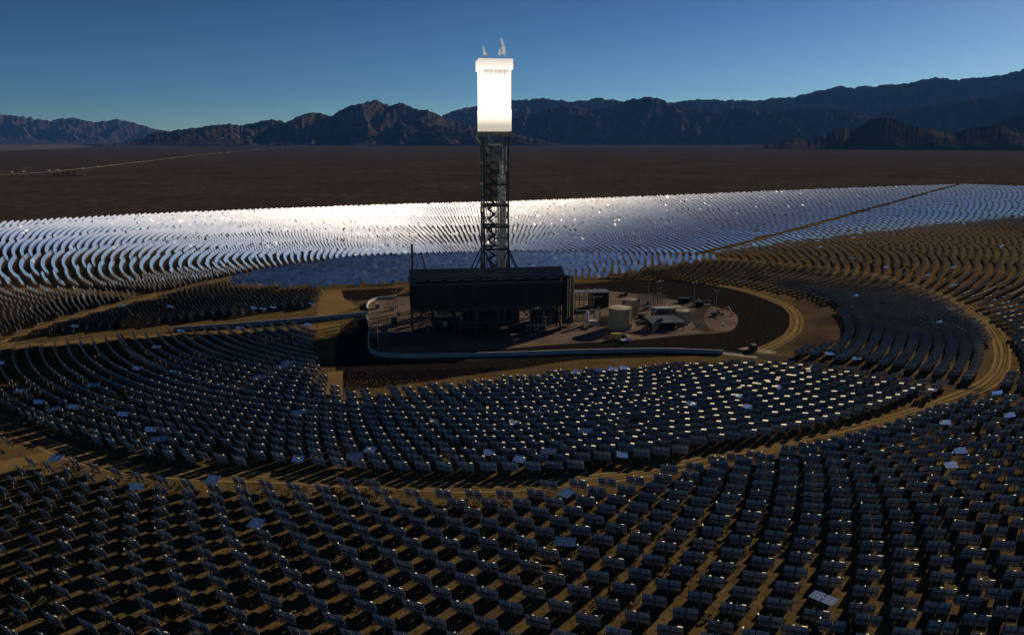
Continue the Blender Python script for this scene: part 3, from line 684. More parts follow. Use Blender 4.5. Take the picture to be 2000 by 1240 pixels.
t = empty('compressor_unit', grp_loc(1356, 598), TH, 'dark grey compressor unit with pipework right of the black container', 'machine')
box('body', M['black'], t, 1, 5.5, 0, 3, 0, 2.6); box('cabinet', M['duct_band'], t, 0, .9, .2, 1.8, 0, 2.2); box('platform', SD, t, 5.6, 10.5, 0, 3, 0, .5)
for k in range(6): MB().beam((5.7+k*.9, .1, .5), (5.7+k*.9, .1, 3.2), .14).build('post', M['duct_band'], t)
MB().beam((5.6, .1, 3.2), (10.4, .1, 3.2), .2).build('handrail', M['duct_band'], t); MB().cyl((3, 1.5), .5, 2.62, 3.8, 10).build('exhaust', M['white'], t)
t = empty('nitrogen_vessel', grp_loc(1146, 636), 0, 'upright white pressure vessel with a small unit beside the large tank', 'vessel')
MB().cyl((0, 0), 1.05, 1.2, 7.4, 16, top=.8).build('vessel_shell', M['white'], t)
for k in range(4): MB().beam((math.cos(k*1.57)*.8, math.sin(k*1.57)*.8, 0), (math.cos(k*1.57)*.8, math.sin(k*1.57)*.8, 1.3), .18).build('leg', SD, t)
box('cabinet', M['duct_band'], t, 1.5, 4.6, -1.2, 1.4, 0, 2.6); box('cabinet_roof', M['white'], t, 1.4, 4.7, -1.3, 1.5, 2.62, 2.9); MB().beam((1.2, -1, 5), (3.8, -1, 2.9), .4).build('pipe', M['white'], t); box('yellow_guard', M['yellow'], t, -2.2, -1.4, -1, .8, 0, 1.8)
t = empty('pipe_manifold', grp_loc(1172, 628), TH, 'row of short dark valves left of the large tank', 'valves')
for k in range(6): MB().cyl((k*.9, 0), .32, 0, 2.6+(k % 2)*.5, 8).build('valve', M['black'], t)
MB().beam((-.5, 0, 1.2), (5, 0, 1.2), .3).build('pipe', SD, t)
t = empty('generator_set', grp_loc(1247, 622), TH, 'small dark machine set with tan parts right of the tanks', 'machine')
box('frame', SD, t, 0, 5, 0, 2.4, 0, .5); box('engine', M['black'], t, .4, 2.6, .4, 2, .52, 2.1); MB().beam((3, 1.2, 1.4), (4.8, 1.2, 1.4), 1.4, n=12).build('drum', M['tan'], t); MB().cyl((1.2, 1), .2, 2.1, 3.3, 8).build('exhaust', M['pipe'], t)

# substation posts
t = empty('switchyard', grp_loc(1242, 600), TH, 'cluster of thin dark switchyard posts and bars behind the tanks', 'switchyard')
for i in range(9):
    for j in range(3):
        MB().beam((i*2.2, j*4, 0), (i*2.2, j*4, 5.2+(i*j) % 2), .22).build('post', M['rail'], t)
        MB().cyl((i*2.2, j*4), .22, 5.3+(i*j) % 2, 6.3+(i*j) % 2, 6).build('insulator', M['tan'], t)
for j in range(3): MB().beam((0, j*4, 5.0), (17.6, j*4, 5.0), .25).build('busbar', M['rail'], t)

t = empty('pipe_bridge', grp_loc(1128, 622), TH, 'low grey pipe bridge running from the condenser towards the large tank', 'pipe rack')
for k in range(5):
    for y in (0, 1.8): MB().beam((k*3.2, y, 0), (k*3.2, y, 4.2), .25).build('post', M['rail'], t)
for y in (0, .6, 1.2, 1.8): MB().beam((-.6, y, 4.3), (13.6, y, 4.3), .35, n=6).build('pipe', M['pipe'], t)
clutter = [(1155, 612, 'grey control cabinet left of the large tank', 'cabinet', 'duct_band', 1.6, 1.0, 2.2), (1166, 606, 'white control cabinet behind the row of valves', 'cabinet', 'white', 1.4, .9, 1.9), (1258, 606, 'tan equipment box right of the narrow tank', 'equipment box', 'tan', 3.2, 1.8, 2.0),
           (1252, 634, 'dark tool box right of the large tank foot', 'equipment box', 'black', 2.4, 1.4, 1.5), (1362, 640, 'white cabinet at the right corner of the open workshop', 'cabinet', 'white', .9, .7, 2.4), (1246, 592, 'pale control cabinet among the switchyard posts', 'cabinet', 'white', 1.5, .9, 1.8),
           (1262, 596, 'grey control cabinet in the middle of the switchyard', 'cabinet', 'duct_band', 1.8, 1.0, 2.0), (1312, 603, 'tan generator box behind the white ribbed roof', 'equipment box', 'tan', 4.0, 1.8, 1.8), (1228, 600, 'white pump box behind the narrow tank', 'equipment box', 'white', 1.6, 1.2, 2.4),
           (1215, 598, 'grey pump box behind the large tank', 'equipment box', 'duct_band', 2.2, 1.4, 3.2), (1140, 644, 'low dark pump box in front of the white vessel', 'equipment box', 'black', 2.6, 1.3, 1.1), (776, 618, 'grey cabinet near the squat black tank', 'cabinet', 'duct_band', 1.6, 1.0, 2.2)]
for px_, py_, lab, cat, mm_, w_, d_, h_ in clutter:
    t = empty(cat.replace(' ', '_'), grp_loc(px_, py_), TH, lab, cat)
    box('housing', M[mm_], t, 0, w_, 0, d_, .12, h_); box('plinth', M['concrete'], t, -.15, w_+.15, -.15, d_+.15, 0, .115); box('lid', M['rail'], t, -.06, w_+.06, -.06, d_+.06, h_+.005, h_+.1); box('door', M['rail'], t, w_*.15, w_*.85, -.05, -.004, .3, h_*.85)
# chain link fence along the rear edge of the pad
fp = smooth_line([g(*p) for p in [(1150, 569), (1250, 578), (1325, 590), (1395, 602)]], 6)
fe = empty('wire_fence', (fp[0][0], fp[0][1], 0), 0, 'thin wire fence along the rear edge of the pad behind the yard', 'fence')
for a, b in zip(fp, fp[1:]):
    p, q = Vector((a[0]-fp[0][0], a[1]-fp[0][1], 0)), Vector((b[0]-fp[0][0], b[1]-fp[0][1], 0))
    MB().beam(p, p+Vector((0, 0, 2.3)), .12).build('post', M['rail'], fe)
    for zz in (.3, 1.2, 2.2): MB().beam(p+Vector((0, 0, zz)), q+Vector((0, 0, zz)), .05).build('wire', M['rail'], fe)
# light poles
def pole(px, py, h, label):
    t = empty('light_pole', grp_loc(px, py), 0, label, 'light pole', 'tall light poles on the pad')
    MB().beam((0, 0, 0), (0, 0, h), .34, n=8, w2=.2).build('pole', M['post'], t)
    MB().beam((-1.2, 0, h), (1.2, 0, h), .14).build('crossarm', M['post'], t)
    for s_ in (-1, 1): box('lamp_head', M['white'], t, s_*1.2-.35, s_*1.2+.35, -.25, .25, h-.12, h+.12)
for a in [(1398, 608, 12, 'light pole standing at the right end of the pad by the red lift'), (1266, 586, 12.5, 'light pole behind the switchyard posts'), (1284, 590, 12.5, 'light pole between the switchyard and the black container'),
          (1274, 652, 11.5, 'light pole in front of the open workshop'), (1168, 652, 11.5, 'light pole left of the large tan tank'), (739, 694, 14, 'tall light pole beside the wall at the left end of the pad'),
          (1355, 592, 12.5, 'light pole behind the compressor unit'), (770, 606, 11, 'light pole among the equipment left of the condenser'), (1290, 585, 11.5, 'light pole right behind the switchyard at the pad edge')]: pole(*a)

# left pad equipment
t = empty('valve_station', grp_loc(752, 606), TH, 'cluster of grey posts and pipes on the left end of the pad', 'machine')
for k in range(7): MB().beam((k*1.2, (k % 2)*1.5, 0), (k*1.2, (k % 2)*1.5, 3+k % 3*1.3), .25).build('post', M['rail'], t)
MB().beam((-1, 0, 1.5), (8, 0, 1.5), .5, n=8).build('pipe', M['pipe'], t); box('cabinet', M['duct_band'], t, 3, 4.6, -1.4, -.4, 0, 2.1)
t = empty('portable_cabin', grp_loc(742, 602), TH, 'small tan cabin with a white post by the pale wall', 'cabin')
box('wall', M['tan'], t, -2.5, 0, 0, 2.4, 0, 2.4); box('roof', M['concrete_tan'], t, -2.7, .2, -.2, 2.6, 2.42, 2.6); MB().beam((.6, -.3, 0), (.6, -.3, 3.4), .45).build('post', M['white'], t)
t = empty('water_tank', grp_loc(770, 633), 0, 'squat black tank at the left foot of the condenser', 'tank')
MB().cyl((0, 0), 1.5, 0, 3.2, 16, top=.3).build('shell', M['black'], t); MB().beam((1.5, 0, .4), (2.6, 0, .4), .3, n=6).build('outlet', M['rail'], t)
for i, (px, py) in enumerate(((713, 599), (706, 601))):
    t = empty('gate_valve', grp_loc(px, py), 0, ('dark gate valve against the wall gap', 'dark gate valve just left of the wall gap')[i], 'valve')
    MB().cyl((0, 0), .8, 0, 1.6, 10).build('body', M['black'], t); MB().cyl((0, 0), .25, 1.6, 2.8, 8).build('stem', M['rail'], t)

# ------------------------------------------------------------------ vehicles
def wheels(t, xs, y, r=.45):
    for x in xs:
        for s_ in (-1, 1):
            w = MB().beam((x, s_*y-.15, r), (x, s_*y+.15, r), r*2, n=14).build('wheel', M['rubber'], t); MB().beam((x, s_*(y+.16)-.02, r), (x, s_*(y+.16)+.02, r), r, n=10).build('rim', M['duct_band'], w)
def truck(px, py, rz, body, L, label, top=None, name='parked_truck', cat='truck'):
    t = empty(name, grp_loc(px, py), rz, label, cat)
    wheels(t, (-L*.33, L*.33), 1.05)
    box('chassis', M['black'], t, -L/2, L/2, -1, 1, .45, .75)
    mb = MB(); x0 = L*.18
    mb.add([(x0, -1, .76), (L/2, -1, .76), (L/2, 1, .76), (x0, 1, .76), (x0+.15, -.9, 2.5), (L/2-.7, -.9, 2.5), (L/2-.7, .9, 2.5), (x0+.15, .9, 2.5)], [(0, 3, 2, 1), (4, 5, 6, 7), (0, 1, 5, 4), (1, 2, 6, 5), (2, 3, 7, 6), (3, 0, 4, 7)]); mb.build('cab', body, t)
    box('window', M['glass'], t, x0+.4, L/2-.75, -1.0, -.93, 1.6, 2.25); box('window', M['glass'], t, x0+.4, L/2-.75, .93, 1.0, 1.6, 2.25)
    if top: box('cargo_box', top, t, -L/2, L*.16, -1.1, 1.1, .8, 3.0)
    else:
        box('bed', body, t, -L/2, L*.16, -1, 1, .76, 1.35)
    return t
truck(1208, 662, R(8), M['black'], 7.5, 'flat topped truck with yellow roof parked on the pad road', M['yellow'])
truck(1222, 668, R(8), M['white'], 5.0, 'white pickup parked in front of the yellow topped truck', None, 'pickup', 'pickup')
truck(1470, 684, R(100), M['red'], 5.4, 'dark red pickup with pale roof on the concrete slab', M['black'], 'pickup', 'pickup')
truck(1218, 578, R(10), M['black'], 5.2, 'dark pickup parked behind the tanks at the pad edge', None, 'pickup', 'pickup')
t = empty('boom_lift', grp_loc(1402, 614), R(-22), 'red orange boom lift folded beside a blue machine', 'lift')
wheels(t, (-.5, 3.0), 1.0); box('chassis', M['black'], t, -1.2, 3.8, -.9, .9, .5, 1.0); box('turret', M['red'], t, -1, 1.6, -.9, .9, 1.02, 2.0)
MB().beam((-.6, 0, 2.0), (5.4, 0, 4.6), .75).build('lower_boom', M['red'], t); MB().beam((5.4, .5, 4.6), (7.8, .5, .9), .6).build('upper_boom', M['red'], t); box('basket', M['red'], t, 7.4, 8.8, -.3, 1.1, .5, 1.5)
t = empty('generator_trailer', grp_loc(1402, 616), 0, 'small blue trailer next to the red lift', 'trailer')
t.location.x -= 2.2; t.location.y -= 1; box('body', M['blue'], t, -1.8, 1.4, -.9, .9, .6, 2.2); wheels(t, (-.2,), .95, .4); MB().beam((-1.8, 0, .6), (-3, 0, .5), .15).build('drawbar', SD, t)
for i, (px, py) in enumerate(((1410, 635), (1225, 658))):
    t = tag(box('equipment_crate', M['white'], None, 0, 1.3, 0, .9, 0, .7), ('single white crate lying on the pinkish gravel of the pad', 'white crate at the edge of the pad road')[i], 'crate'); t.location = grp_loc(px, py)
for k in range(6):
    t = tag(MB().cyl((0, 0), .28, 0, 1.4, 8).cyl((0, 0), .4, 0, .12, 8).build('bollard', M['red']), '%s small rust coloured bollard in the row left of the yellow topped truck' % ['first', 'second', 'third', 'fourth', 'fifth', 'sixth'][k], 'bollard', 'row of bollards by the pad road'); t.location = grp_loc(1182+k*2.3, 660)

# far highway traffic and low buildings
hwy = [(22, 338), (45, 337), (95, 335), (112, 334), (270, 318), (335, 311), (430, 300), (446, 299), (502, 292), (530, 290), (552, 288), (160, 331), (215, 324), (190, 327), (595, 286)]
near_what = ['beside the far left end of the highway', 'left of the dark mound', 'just left of the dark mound', 'touching the left foot of the dark mound', 'where the highway meets the side track', 'on the open middle stretch', 'below the first red hills', 'next below the first red hills',
             'before the bend', 'at the bend', 'past the bend', 'right of the dark mound', 'further right of the dark mound', 'between mound and side track', 'at the far right end of the highway']
for i, (px, py) in enumerate(hwy):
    x, y = g(px, py); sc_ = 1.0
    t = empty('highway_truck', (x, y, .3), math.atan2(.3, -.9), 'tiny white truck on the distant highway '+near_what[i], 'truck', 'white trucks on the distant highway')
    L = 9*sc_
    box('cargo_box', M['white'], t, -L/2, L*.3, -1.4*sc_, 1.4*sc_, 1.1, 4.2*sc_); box('cab', M['white'], t, L*.32, L/2, -1.3*sc_, 1.3*sc_, .9, 3.2*sc_); box('chassis', M['black'], t, -L/2, L/2, -1.1*sc_, 1.1*sc_, .4, 1.0)

# ------------------------------------------------------------------ heliostats
MW, MH, GAP, PIV = 2.4, 3.45, .22, 2.45
REC = np.array([tx, ty, 121.0])
def poly_mask(P, poly):
    x, y = P[:, 0], P[:, 1]; inside = np.zeros(len(P), bool); n = len(poly)
    for i in range(n):
        x1, y1 = poly[i]; x2, y2 = poly[(i+1) % n]
        c = ((y1 > y) != (y2 > y)) & (x < (x2-x1)*(y-y1)/((y2-y1) if y2 != y1 else 1e-9)+x1)
        inside ^= c
    return inside
def dist_line(P, pts):
    best = np.full(len(P), 1e9)
    for a, b in zip(pts, pts[1:]):
        a = np.array(a); b = np.array(b); ab = b-a; t = np.clip(((P-a)@ab)/(ab@ab), 0, 1)
        best = np.minimum(best, np.linalg.norm(P-(a+t[:, None]*ab), axis=1))
    return best
cands = []; ringid = []
r = 92.0; az_sp = 5.25; k = 0; zone_end = 250; nref = None
zones = [(92, 150, 5.3, 5.8), (150, 205, 5.35, 5.85), (205, 262, 5.4, 5.9), (262, 340, 5.3, 9.2), (340, 430, 5.6, 9.3), (430, 540, 5.8, 7.8), (540, 680, 6.3, 7.7), (680, 860, 7.0, 7.8), (860, 1100, 7.8, 8.0), (1100, 1600, 9.5, 8.6)]
for z0, z1, dr, da in zones:
    n = int(2*math.pi*(z0+z1)/2/da); r = z0; j = 0
    while r < z1-.01:
        off = (j % 2)*.5
        th = (np.arange(n)+off)*2*math.pi/n
        cands.append(np.stack([tx+r*np.sin(th), ty-r*np.cos(th)], 1)); ringid.append(np.full(n, k)); k += 1; j += 1
        r += dr
P = np.concatenate(cands); RID = np.concatenate(ringid)
P += rng.normal(0, .05, P.shape)
inring = poly_mask(P, RING)
keep = ~poly_mask(P, CLEAR)
far_edge = [g(*p) for p in [(-800, 505), (-60, 443), (0, 439), (250, 424), (500, 413), (750, 404), (1000, 397), (1250, 387), (1500, 376), (1750, 366), (1900, 361), (2000, 359), (2300, 352)]]
outline = far_edge + [(1500, -60), (-900, -60)]
keep &= poly_mask(P, outline)
keep &= dist_line(P, RING+[RING[0]]) > 5.6
for pts, w in (([(1372, 500), (1450, 480), (1560, 451), (1700, 411), (1865, 364), (1930, 345)], 5), ([(-60, 565), (100, 563), (230, 571), (330, 578)], 6.5), ([(-120, 955), (0, 912), (70, 895), (130, 884)], 8),
               ([(1400, 688), (1500, 697), (1620, 712), (1740, 731), (1860, 752), (1975, 773), (2100, 790)], 6)):
    keep &= dist_line(P, [g(*p) for p in pts]) > w
keep &= (rng.random(len(P)) > .006)
keep &= ~((P[:, 0] > tx+230) & (np.hypot(P[:, 0]-tx, P[:, 1]-ty) > 430) & (RID % 4 == 0))
px, py, dep = project(np.c_[P, np.full(len(P), PIV)])
keep &= (dep > 40) & (px > -160) & (px < 2260) & (py < 1330)
P = P[keep]; RID = RID[keep]; px = px[keep]; py = py[keep]; dep = dep[keep]; inring = inring[keep]
N = len(P); print('heliostats', N)
C3 = np.c_[P, np.full(N, PIV)]
toR = REC-C3 + np.c_[np.zeros(N), np.zeros(N), rng.uniform(-7, 7, N)]
toR /= np.linalg.norm(toR, axis=1)[:, None]
NRM = toR+SUN; NRM /= np.linalg.norm(NRM, axis=1)[:, None]
az = np.arctan2(NRM[:, 0], NRM[:, 1]); el = np.arcsin(NRM[:, 2])
az += rng.normal(0, R(.45), N); el += rng.normal(0, R(.45), N)
odd = rng.random(N) < .06                        # a few mirrors off aim
az[odd] += rng.normal(0, R(5), odd.sum()); el[odd] += rng.normal(0, R(5), odd.sum())
# the block of washed mirrors right behind the tower waits in standby, turned further towards the plant
stby = inring & (P[:, 1] > ty+12) & (px > 430) & (px < 1400) & (py < 558-np.clip(px-1060, 0, 400)*.16-rng.exponential(4, N)) & (px > 445+rng.exponential(25, N))
az[stby] = R(131)+rng.normal(0, R(2.2), stby.sum()); el[stby] = R(27.5)+rng.normal(0, R(1.6), stby.sum())
# stowed flat ones where the photograph shows them
stow_px = [(1110, 972), (1092, 1046), (1588, 1167), (1868, 888), (1868, 904), (1846, 827), (1965, 800), (1945, 771), (1218, 893), (1000, 897), (1078, 891), (590, 893), (688, 898), (725, 873), (858, 821), (1155, 839), (1002, 830), (1055, 806), (1345, 786), (1437, 778), (1462, 795), (951, 876),
           (1525, 762), (1120, 728), (1172, 720), (1200, 718), (1228, 716), (1590, 719), (1618, 691), (1670, 700), (1823, 770), (280, 944), (420, 930), (515, 1027), (103, 902), (305, 843), (317, 852), (230, 812), (112, 804), (145, 803), (40, 768), (85, 778), (178, 747), (270, 723), (335, 726), (548, 716), (517, 738),
           (590, 805), (10, 708), (308, 680), (150, 635), (335, 603), (350, 650), (512, 604), (535, 606), (605, 617), (555, 705), (1835, 624), (1675, 578), (1730, 521), (490, 600), (470, 630), (240, 598), (628, 598), (1660, 506), (1860, 521), (1960, 480), (1810, 538), (1865, 555)]
blue_px = {(1155, 839), (1172, 720), (688, 898), (112, 804), (40, 768), (178, 747), (335, 726), (555, 705), (590, 805), (317, 852), (548, 716), (517, 738), (1660, 506), (1092, 1046), (1078, 891)}
stow = {}
for q in stow_px:
    d = (px-q[0])**2+((py-q[1])*1.5)**2; i = int(np.argmin(d))
    if i in stow: continue
    stow[i] = q
    # lies nearly flat; a few degrees of tilt decide which part of the sky it mirrors
    bear = math.atan2(P[i, 0], P[i, 1]); drop = math.atan2(CAM_H, math.hypot(P[i, 0], P[i, 1]))
    ta, te = (bear+R(rng.uniform(-4, 8)), drop+R(rng.uniform(14, 20))) if q in blue_px else (min(bear+R(rng.uniform(4, 9)), R(rng.uniform(19, 25))), drop+R(rng.uniform(-2, 4)))
    t_ = np.array([math.sin(ta)*math.cos(te), math.cos(ta)*math.cos(te), math.sin(te)]); c_ = np.array([0, 0, CAM_H])-C3[i]; c_ /= np.linalg.norm(c_)
    n_ = t_+c_; n_ /= np.linalg.norm(n_); az[i] = math.atan2(n_[0], n_[1]); el[i] = math.asin(n_[2])
isst = np.zeros(N, bool); isst[list(stow)] = True

# ---- which ones are individual things: the largest in view plus the stowed ones
inview = (px > 4) & (px < 1996) & (py > 350) & (py < 1236)
order = np.argsort(dep)
ind = [i for i in order if inview[i] and not isst[i]][:240]
stow_l = [i for i in sorted(stow, key=lambda i: dep[i]) if inview[i]][:60]
indset = set(ind) | set(stow_l)

# ---- shared meshes, head frame: mirror plane local XZ, +Y is the reflecting side
def slab(x0, x1):
    mb = MB(); mb.box(x0, x1, -.02, .02, -MH/2, MH/2, 1); mb.mi[-2] = 0   # +Y face of the box is the glass
    return mb
def mesh_of(mb, name, mats, sm_=False):
    o = mb.build(name, mats); me = o.data; bpy.data.objects.remove(o); return me
HM = {}
for s_, nm in ((-1, 'l'), (1, 'r')):
    x0, x1 = (GAP/2, GAP/2+MW) if s_ > 0 else (-GAP/2-MW, -GAP/2)
    mb = slab(x0, x1); HM['mirror'+nm] = mesh_of(mb, 'mirror', [M['mirror'], M['back']])
    rb = MB()
    for f in (.04, .5, .96): rb.box(x0+MW*f-.04, x0+MW*f+.04, -.10, -.021, -MH/2+.02, MH/2-.02)
    HM['rails'+nm] = mesh_of(rb, 'back_rail', [M['rail']])
HM['tube'] = mesh_of(MB().box(-2.3, 2.3, -.26, -.10, -.09, .09), 'torque_tube', [M['rail']])
HM['pylon'] = mesh_of(MB().beam((0, 0, 0), (0, 0, PIV-.1), .24, n=8), 'pylon', [M['post']])
HM['drive'] = mesh_of(MB().box(-.16, .16, -.3, .1, -.2, .2), 'drive', [M['post']])
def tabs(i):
    """added translucent strips imitating light bounced onto the backs: list of (x0,x1,z0,z1)"""
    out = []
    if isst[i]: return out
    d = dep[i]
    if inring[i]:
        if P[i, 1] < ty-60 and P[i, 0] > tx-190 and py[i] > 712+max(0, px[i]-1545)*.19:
            # inner front field: one wide light strip on the right mirror, larger towards the right
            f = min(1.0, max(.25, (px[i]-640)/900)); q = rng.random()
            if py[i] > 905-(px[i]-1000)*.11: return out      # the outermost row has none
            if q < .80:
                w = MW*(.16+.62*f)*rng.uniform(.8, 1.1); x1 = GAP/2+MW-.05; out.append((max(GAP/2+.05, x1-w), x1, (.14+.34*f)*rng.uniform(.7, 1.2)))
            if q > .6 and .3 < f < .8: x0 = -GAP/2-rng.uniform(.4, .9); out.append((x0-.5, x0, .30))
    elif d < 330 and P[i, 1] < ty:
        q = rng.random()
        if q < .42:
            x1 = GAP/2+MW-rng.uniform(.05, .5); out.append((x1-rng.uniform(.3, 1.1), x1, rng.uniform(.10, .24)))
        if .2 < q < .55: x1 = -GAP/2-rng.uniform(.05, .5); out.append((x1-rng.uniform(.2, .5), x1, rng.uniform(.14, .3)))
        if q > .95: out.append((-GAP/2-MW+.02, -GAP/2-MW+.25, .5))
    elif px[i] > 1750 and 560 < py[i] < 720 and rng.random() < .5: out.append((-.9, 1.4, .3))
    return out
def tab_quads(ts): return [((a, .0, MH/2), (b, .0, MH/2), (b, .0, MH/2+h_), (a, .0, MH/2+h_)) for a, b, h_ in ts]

ORD = ['zeroth', 'first', 'second', 'third', 'fourth', 'fifth', 'sixth', 'seventh', 'eighth', 'ninth', 'tenth', 'eleventh', 'twelfth', 'thirteenth', 'fourteenth', 'fifteenth', 'sixteenth', 'seventeenth', 'eighteenth', 'nineteenth', 'twentieth',
       'twenty-first', 'twenty-second', 'twenty-third', 'twenty-fourth', 'twenty-fifth', 'twenty-sixth', 'twenty-seventh', 'twenty-eighth', 'twenty-ninth', 'thirtieth', 'thirty-first', 'thirty-second', 'thirty-third', 'thirty-fourth', 'thirty-fifth', 'thirty-sixth', 'thirty-seventh', 'thirty-eighth', 'thirty-ninth', 'fortieth']
label = {}
rows = {}
for i in ind: rows.setdefault(RID[i], []).append(i)
for ri, rid in enumerate(sorted(rows, reverse=True)):
    for c, i in enumerate(sorted(rows[rid], key=lambda i: px[i])):
        label[i] = 'upright grey heliostat, %s from left in %s curved row from the bottom' % (ORD[min(c+1, 40)], ORD[min(ri+1, 40)])
regions = {}
for i in stow_l:
    x, y = px[i], py[i]
    if not inring[i]:
        k_ = 'outside the ring road at the right' if x > 1400 else ('outside the ring road at the left' if x < 700 else 'outside the ring road')
    elif y < 660 and x < 720: k_ = 'above the straight wall'
    elif x < 660: k_ = 'below the straight wall'
    elif x > 1560 and y < 715: k_ = 'right of the plant pad'
    elif y < 740: k_ = 'just below the plant pad'
    else: k_ = 'in the dense rows below the plant pad'
    regions.setdefault(k_, []).append(i)
k0 = None
for k_, L in regions.items():
    for c, i in enumerate(sorted(L, key=lambda i: px[i])):
        shade = 'blue' if stow[i] in blue_px else 'pale'
        label[i] = 'flat %s heliostat, %s from left of those %s' % (shade, ORD[c+1], k_)
for i in list(ind)+list(stow_l):
    rz = -az[i]           # local +Y turned to azimuth az (clockwise from +Y)
    t = empty('heliostat', (P[i, 0], P[i, 1], 0), rz, label[i], 'heliostat', 'flat lying heliostats' if isst[i] else 'upright heliostats in the nearest rows')
    rot = (el[i], 0, 0)   # tilt +Y upward
    link('pylon', HM['pylon'], t)
    link('drive', HM['drive'], t, (0, 0, PIV), rot)
    link('torque_tube', HM['tube'], t, (0, 0, PIV), rot)
    for nm in 'lr':
        m = link('mirror', HM['mirror'+nm], t, (0, 0, PIV), rot)
        if dep[i] < 330: link('back_rail', HM['rails'+nm], m)
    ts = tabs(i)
    for q in tab_quads(ts): MB().add(q, [(0, 1, 2, 3)]).build('bounce_light_strip', M['film'], t, (0, 0, PIV), rot)  # added strip in place of a bounced light patch, no heliostat part

# ---- the rest as one mass
def bx(x0, x1, y0, y1, z0, z1):
    return [(x0, y0, z0), (x1, y0, z0), (x1, y1, z0), (x0, y1, z0), (x0, y0, z1), (x1, y0, z1), (x1, y1, z1), (x0, y1, z1)]
BF = [(0, 3, 2, 1), (4, 5, 6, 7), (0, 1, 5, 4), (1, 2, 6, 5), (2, 3, 7, 6), (3, 0, 4, 7)]
def template(lod):
    hv, hf, hm = [], [], []
    def ab(b, mi, glass=False, faces=BF):
        o = len(hv); hv.extend(b)
        for n_, f in enumerate(faces): hf.append(tuple(i+o for i in f)); hm.append(0 if glass and f == (2, 3, 7, 6) else mi)
    for s_ in (-1, 1):
        x0, x1 = (GAP/2, GAP/2+MW) if s_ > 0 else (-GAP/2-MW, -GAP/2)
        ab(bx(x0, x1, -.02, .02, -MH/2, MH/2), 1, True)
        if lod == 0: ab(bx(x0+MW*.5-.05, x0+MW*.5+.05, -.10, -.021, -MH/2+.02, MH/2-.02), 2, faces=[BF[2], BF[3], BF[5], BF[1]])
    if lod == 0: ab(bx(-2.3, 2.3, -.26, -.10, -.09, .09), 2)
    pv, pf = bx(-.1, .1, -.1, .1, 0, PIV), [BF[2], BF[3], BF[4], BF[5]]
    return np.array(hv), hf, hm, np.array(pv), pf
V, F, MI = [], [], []; base = 0
rest = np.array([i for i in range(N) if i not in indset])
for lod, sel in ((0, rest[dep[rest] < 430]), (1, rest[dep[rest] >= 430])):
    hv, hf, hm, pv, pf = template(lod); n = len(sel)
    ce, se, ca, sa = np.cos(el[sel]), np.sin(el[sel]), np.cos(-az[sel]), np.sin(-az[sel])
    x = np.broadcast_to(hv[:, 0], (n, len(hv))); y = hv[None, :, 1]*ce[:, None]-hv[None, :, 2]*se[:, None]; z = hv[None, :, 1]*se[:, None]+hv[None, :, 2]*ce[:, None]+PIV
    X = x*ca[:, None]-y*sa[:, None]+P[sel, 0][:, None]; Y = x*sa[:, None]+y*ca[:, None]+P[sel, 1][:, None]
    H = np.stack([X, Y, z], 2)
    Q = np.stack([pv[None, :, 0]+P[sel, 0][:, None], pv[None, :, 1]+P[sel, 1][:, None], np.broadcast_to(pv[:, 2], (n, len(pv)))], 2)
    A = np.concatenate([H, Q], 1); per = A.shape[1]
    fa = np.array(hf+[tuple(i+len(hv) for i in f) for f in pf])
    F.append((fa[None]+(np.arange(n)*per)[:, None, None]+base).reshape(-1, 4)); 
    mi_ = np.tile(np.array(hm+[3]*len(pf)), (n, 1)); mi_[(mi_ == 0) & inring[sel][:, None]] = 5; MI.append(mi_.ravel()); V.append(A.reshape(-1, 3)); base += n*per
# added bounce-light strips of the mass
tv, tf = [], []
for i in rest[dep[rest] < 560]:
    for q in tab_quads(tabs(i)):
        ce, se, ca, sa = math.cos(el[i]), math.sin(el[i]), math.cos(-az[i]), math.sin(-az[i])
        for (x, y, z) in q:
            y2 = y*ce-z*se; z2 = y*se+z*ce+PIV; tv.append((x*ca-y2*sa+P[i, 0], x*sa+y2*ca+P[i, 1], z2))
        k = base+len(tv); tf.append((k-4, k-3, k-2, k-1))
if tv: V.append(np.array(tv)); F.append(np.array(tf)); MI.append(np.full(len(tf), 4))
V = np.concatenate(V); F = np.concatenate(F); MI = np.concatenate(MI)
me = bpy.data.meshes.new('heliostat_field'); me.vertices.add(len(V)); me.vertices.foreach_set('co', V.astype(np.float32).ravel())
me.loops.add(F.size); me.loops.foreach_set('vertex_index', F.astype(np.int32).ravel())
me.polygons.add(len(F)); me.polygons.foreach_set('loop_start', (np.arange(len(F))*4).astype(np.int32)); me.polygons.foreach_set('loop_total', np.full(len(F), 4, np.int32))
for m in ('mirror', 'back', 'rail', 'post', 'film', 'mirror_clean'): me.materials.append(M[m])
me.polygons.foreach_set('material_index', MI.astype(np.int32)); me.update(calc_edges=True); me.shade_flat()
o = link('heliostat_field', me); tag(o, 'thousands of heliostat mirrors in curved rows filling the desert around the tower', 'heliostat field', kind='stuff')
print('mass faces', len(F))

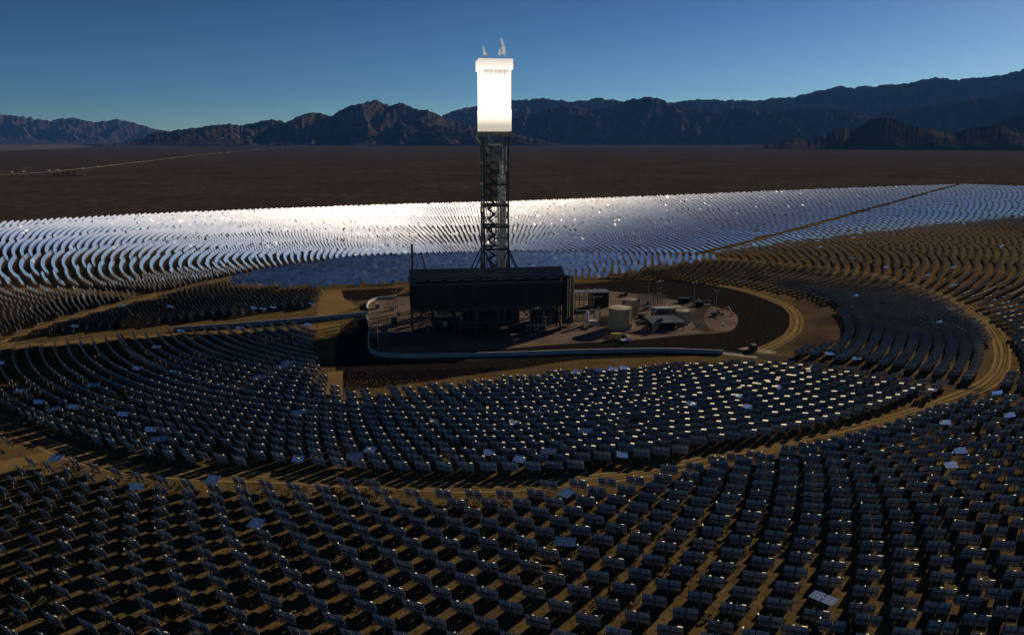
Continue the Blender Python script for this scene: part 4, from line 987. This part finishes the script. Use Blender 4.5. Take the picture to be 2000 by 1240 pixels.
# ------------------------------------------------------------------ scrub and rubble (uncountable)
def scatter(name, pts, size, m, label, cat, leafy=True, seed=3):
    rnd = np.random.default_rng(seed); vs, fs = [], []
    for (x, y) in pts:
        s_ = size*rnd.uniform(.4, 1.35); n = 12 if leafy else 1
        for _ in range(n):
            if leafy:
                c = np.array([x, y, 0])+np.array([rnd.normal(0, .42), rnd.normal(0, .42), rnd.uniform(.05, .75)])*s_
                a = rnd.normal(0, .30, (3, 3))*s_; o_ = len(vs)
                for p in a: q = c+p; vs.append((q[0], q[1], max(.02, q[2])))
                fs.append((o_, o_+1, o_+2))
            else:
                o_ = len(vs); r_ = s_
                for p in ((-1, -.8, 0), (1, -.7, 0), (.2, 1, 0), (rnd.uniform(-.3, .3), rnd.uniform(-.3, .3), rnd.uniform(.6, 1.2))):
                    vs.append((x+p[0]*r_*rnd.uniform(.6, 1.2), y+p[1]*r_*rnd.uniform(.6, 1.2), p[2]*r_))
                fs += [(o_, o_+1, o_+3), (o_+1, o_+2, o_+3), (o_+2, o_, o_+3)]
    return tag(MB().add(vs, fs).build(name, m), label, cat, kind='stuff')
bp_ = np.c_[rng.uniform(-330, 330, 26000), rng.uniform(105, 380, 26000)]
nzv = np.array([noise.noise(Vector((a*.03, b*.03, 0)))+.5*noise.noise(Vector((a*.11, b*.11, 4))) for a, b in bp_])
bp_ = bp_[nzv > .02]; ok = ~poly_mask(bp_, RING) & (dist_line(bp_, RING+[RING[0]]) > 5.2) & (np.abs(bp_[:, 0]) < bp_[:, 1]*.72+60)
scatter('scrub', bp_[ok][:7000], .95, M['shrub'], 'low dry desert scrub scattered between the mirror rows', 'scrub')
def in_poly(n, pts, seed):
    r_ = np.random.default_rng(seed); pp = [g(*p) for p in pts]; a = np.array(pp); q = np.c_[r_.uniform(a[:, 0].min(), a[:, 0].max(), n), r_.uniform(a[:, 1].min(), a[:, 1].max(), n)]
    return q[poly_mask(q, pp)]
scatter('rubble', in_poly(9000, [(672, 726), (850, 722), (1000, 716), (860, 742), (740, 756), (672, 766)], 5), .42, M['stone'], 'red brown stone rubble below the plant pad', 'rubble', False, 8)
scatter('rubble', in_poly(6000, [(668, 568), (790, 562), (780, 572), (730, 585), (690, 588), (672, 582)], 6), .42, M['stone'], 'red brown stone rubble behind the left end of the pad', 'rubble', False, 9)

# ------------------------------------------------------------------ air
hz = MB().box(-S-500, S+500, -3500, S+500, -30, 2200)
vm = bpy.data.materials.new('haze_air'); vm.use_nodes = True
n = vm.node_tree.nodes
for x in list(n):
    if x.type == 'BSDF_PRINCIPLED': n.remove(x)
v = n.new('ShaderNodeVolumePrincipled'); v.inputs['Color'].default_value = (.12, .38, 1, 1); v.inputs['Density'].default_value = 1.3e-5; v.inputs['Anisotropy'].default_value = .0
vm.node_tree.links.new(v.outputs[0], n['Material Output'].inputs['Volume'])
tag(hz.build('haze', vm), 'pale blue air between the camera and the mountains', 'haze', kind='stuff')
